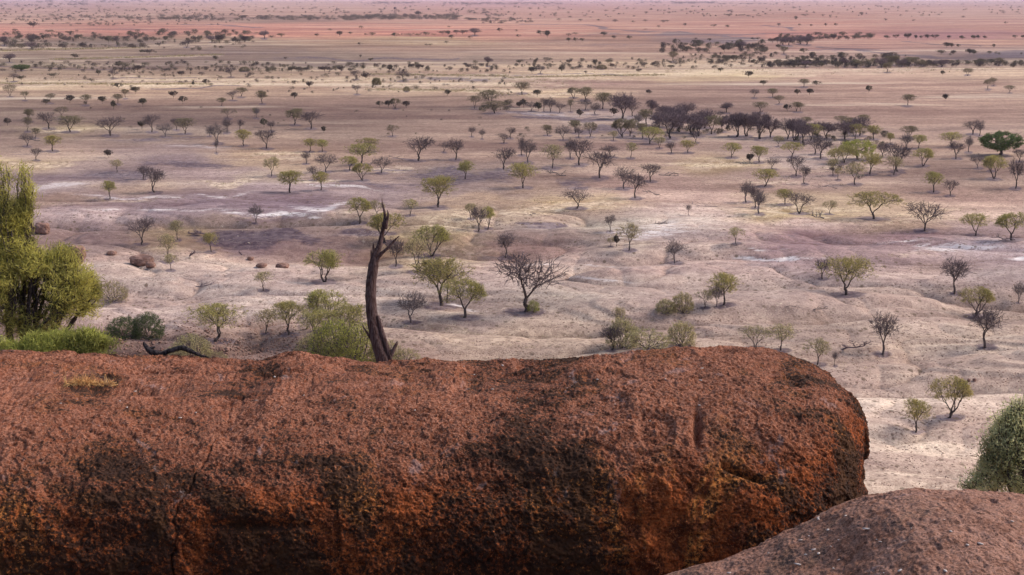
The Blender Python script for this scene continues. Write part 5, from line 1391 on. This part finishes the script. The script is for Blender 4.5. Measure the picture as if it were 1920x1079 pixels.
# ------------------------------------------------------------------ tank tower in the far tree belt
def tower():
    p, t = ray_ground(741, 29); m = t / F
    h = 15 * m; w_ = 5 * m
    r = empty('tank_tower', tuple(p))
    tag(r, 'slim pale tower with a dark tank on top, standing in the far tree belt', 'tower')
    n = NT('tower_steel'); n.color((0.20, 0.15, 0.15)); n2 = NT('tank_steel'); n2.color((0.10, 0.07, 0.08))
    hs = h * 0.80
    for sx in (-1, 1):
        for sy in (-1, 1):
            v, q = tubes([((sx * w_ * .5, sy * w_ * .5, -.3), (sx * w_ * .32, sy * w_ * .32, hs), 0.32, 0.28)], lambda r: 6)
            obj('leg', mesh_np('leg', v, q, n.m), r)
    sg = []
    for k in range(5):
        z0, z1 = hs * k / 5, hs * (k + 1) / 5
        f0, f1 = w_ * (.5 - .18 * k / 5), w_ * (.5 - .18 * (k + 1) / 5)
        for a, b in (((-1, -1), (1, -1)), ((1, -1), (1, 1)), ((1, 1), (-1, 1)), ((-1, 1), (-1, -1))):
            sg.append(((a[0] * f0, a[1] * f0, z0), (b[0] * f1, b[1] * f1, z1), 0.13, 0.13))
            sg.append(((b[0] * f0, b[1] * f0, z0), (a[0] * f1, a[1] * f1, z1), 0.13, 0.13))
            sg.append(((a[0] * f1, a[1] * f1, z1), (b[0] * f1, b[1] * f1, z1), 0.13, 0.13))
    v, q = tubes(sg, lambda r: 4)
    obj('brace', mesh_np('brace', v, q, n.m), r)
    V, Fq, Ft = rough_tube([(np.array([0, 0, hs]), w_ * .5), (np.array([0, 0, hs + h * .01]), w_ * .52), (np.array([0, 0, h * .97]), w_ * .52), (np.array([0, 0, h]), w_ * .1)], 20, 2, 1, 0.0)
    obj('tank', mesh_np('tank', V, [Fq, Ft], n2.m), r)
tower()

# ------------------------------------------------------------------ haze over the plain
def haze():
    R, z0, z1 = 100000.0, -4.0, H + 6.0
    v = [(x, y, z) for z in (z0, z1) for y in (-R, R) for x in (-R, R)]
    f = [(0, 2, 3, 1), (4, 5, 7, 6), (0, 1, 5, 4), (2, 6, 7, 3), (0, 4, 6, 2), (1, 3, 7, 5)]
    m = bpy.data.materials.new('haze'); m.use_nodes = True
    t = m.node_tree; t.nodes.remove(t.nodes['Principled BSDF'])
    pv = t.nodes.new('ShaderNodeVolumePrincipled')
    pv.inputs['Color'].default_value = (0.78, 0.68, 0.86, 1)
    pv.inputs['Density'].default_value = 3.4e-5
    pv.inputs['Anisotropy'].default_value = 0.2
    t.links.new(pv.outputs[0], t.nodes['Material Output'].inputs['Volume'])
    me = bpy.data.meshes.new('haze'); me.from_pydata(v, [], f); me.materials.append(m)
    o = obj('haze', me); tag(o, kind='stuff'); o['label'] = 'thin lilac haze over the distant plain'; o['category'] = 'haze'
haze()
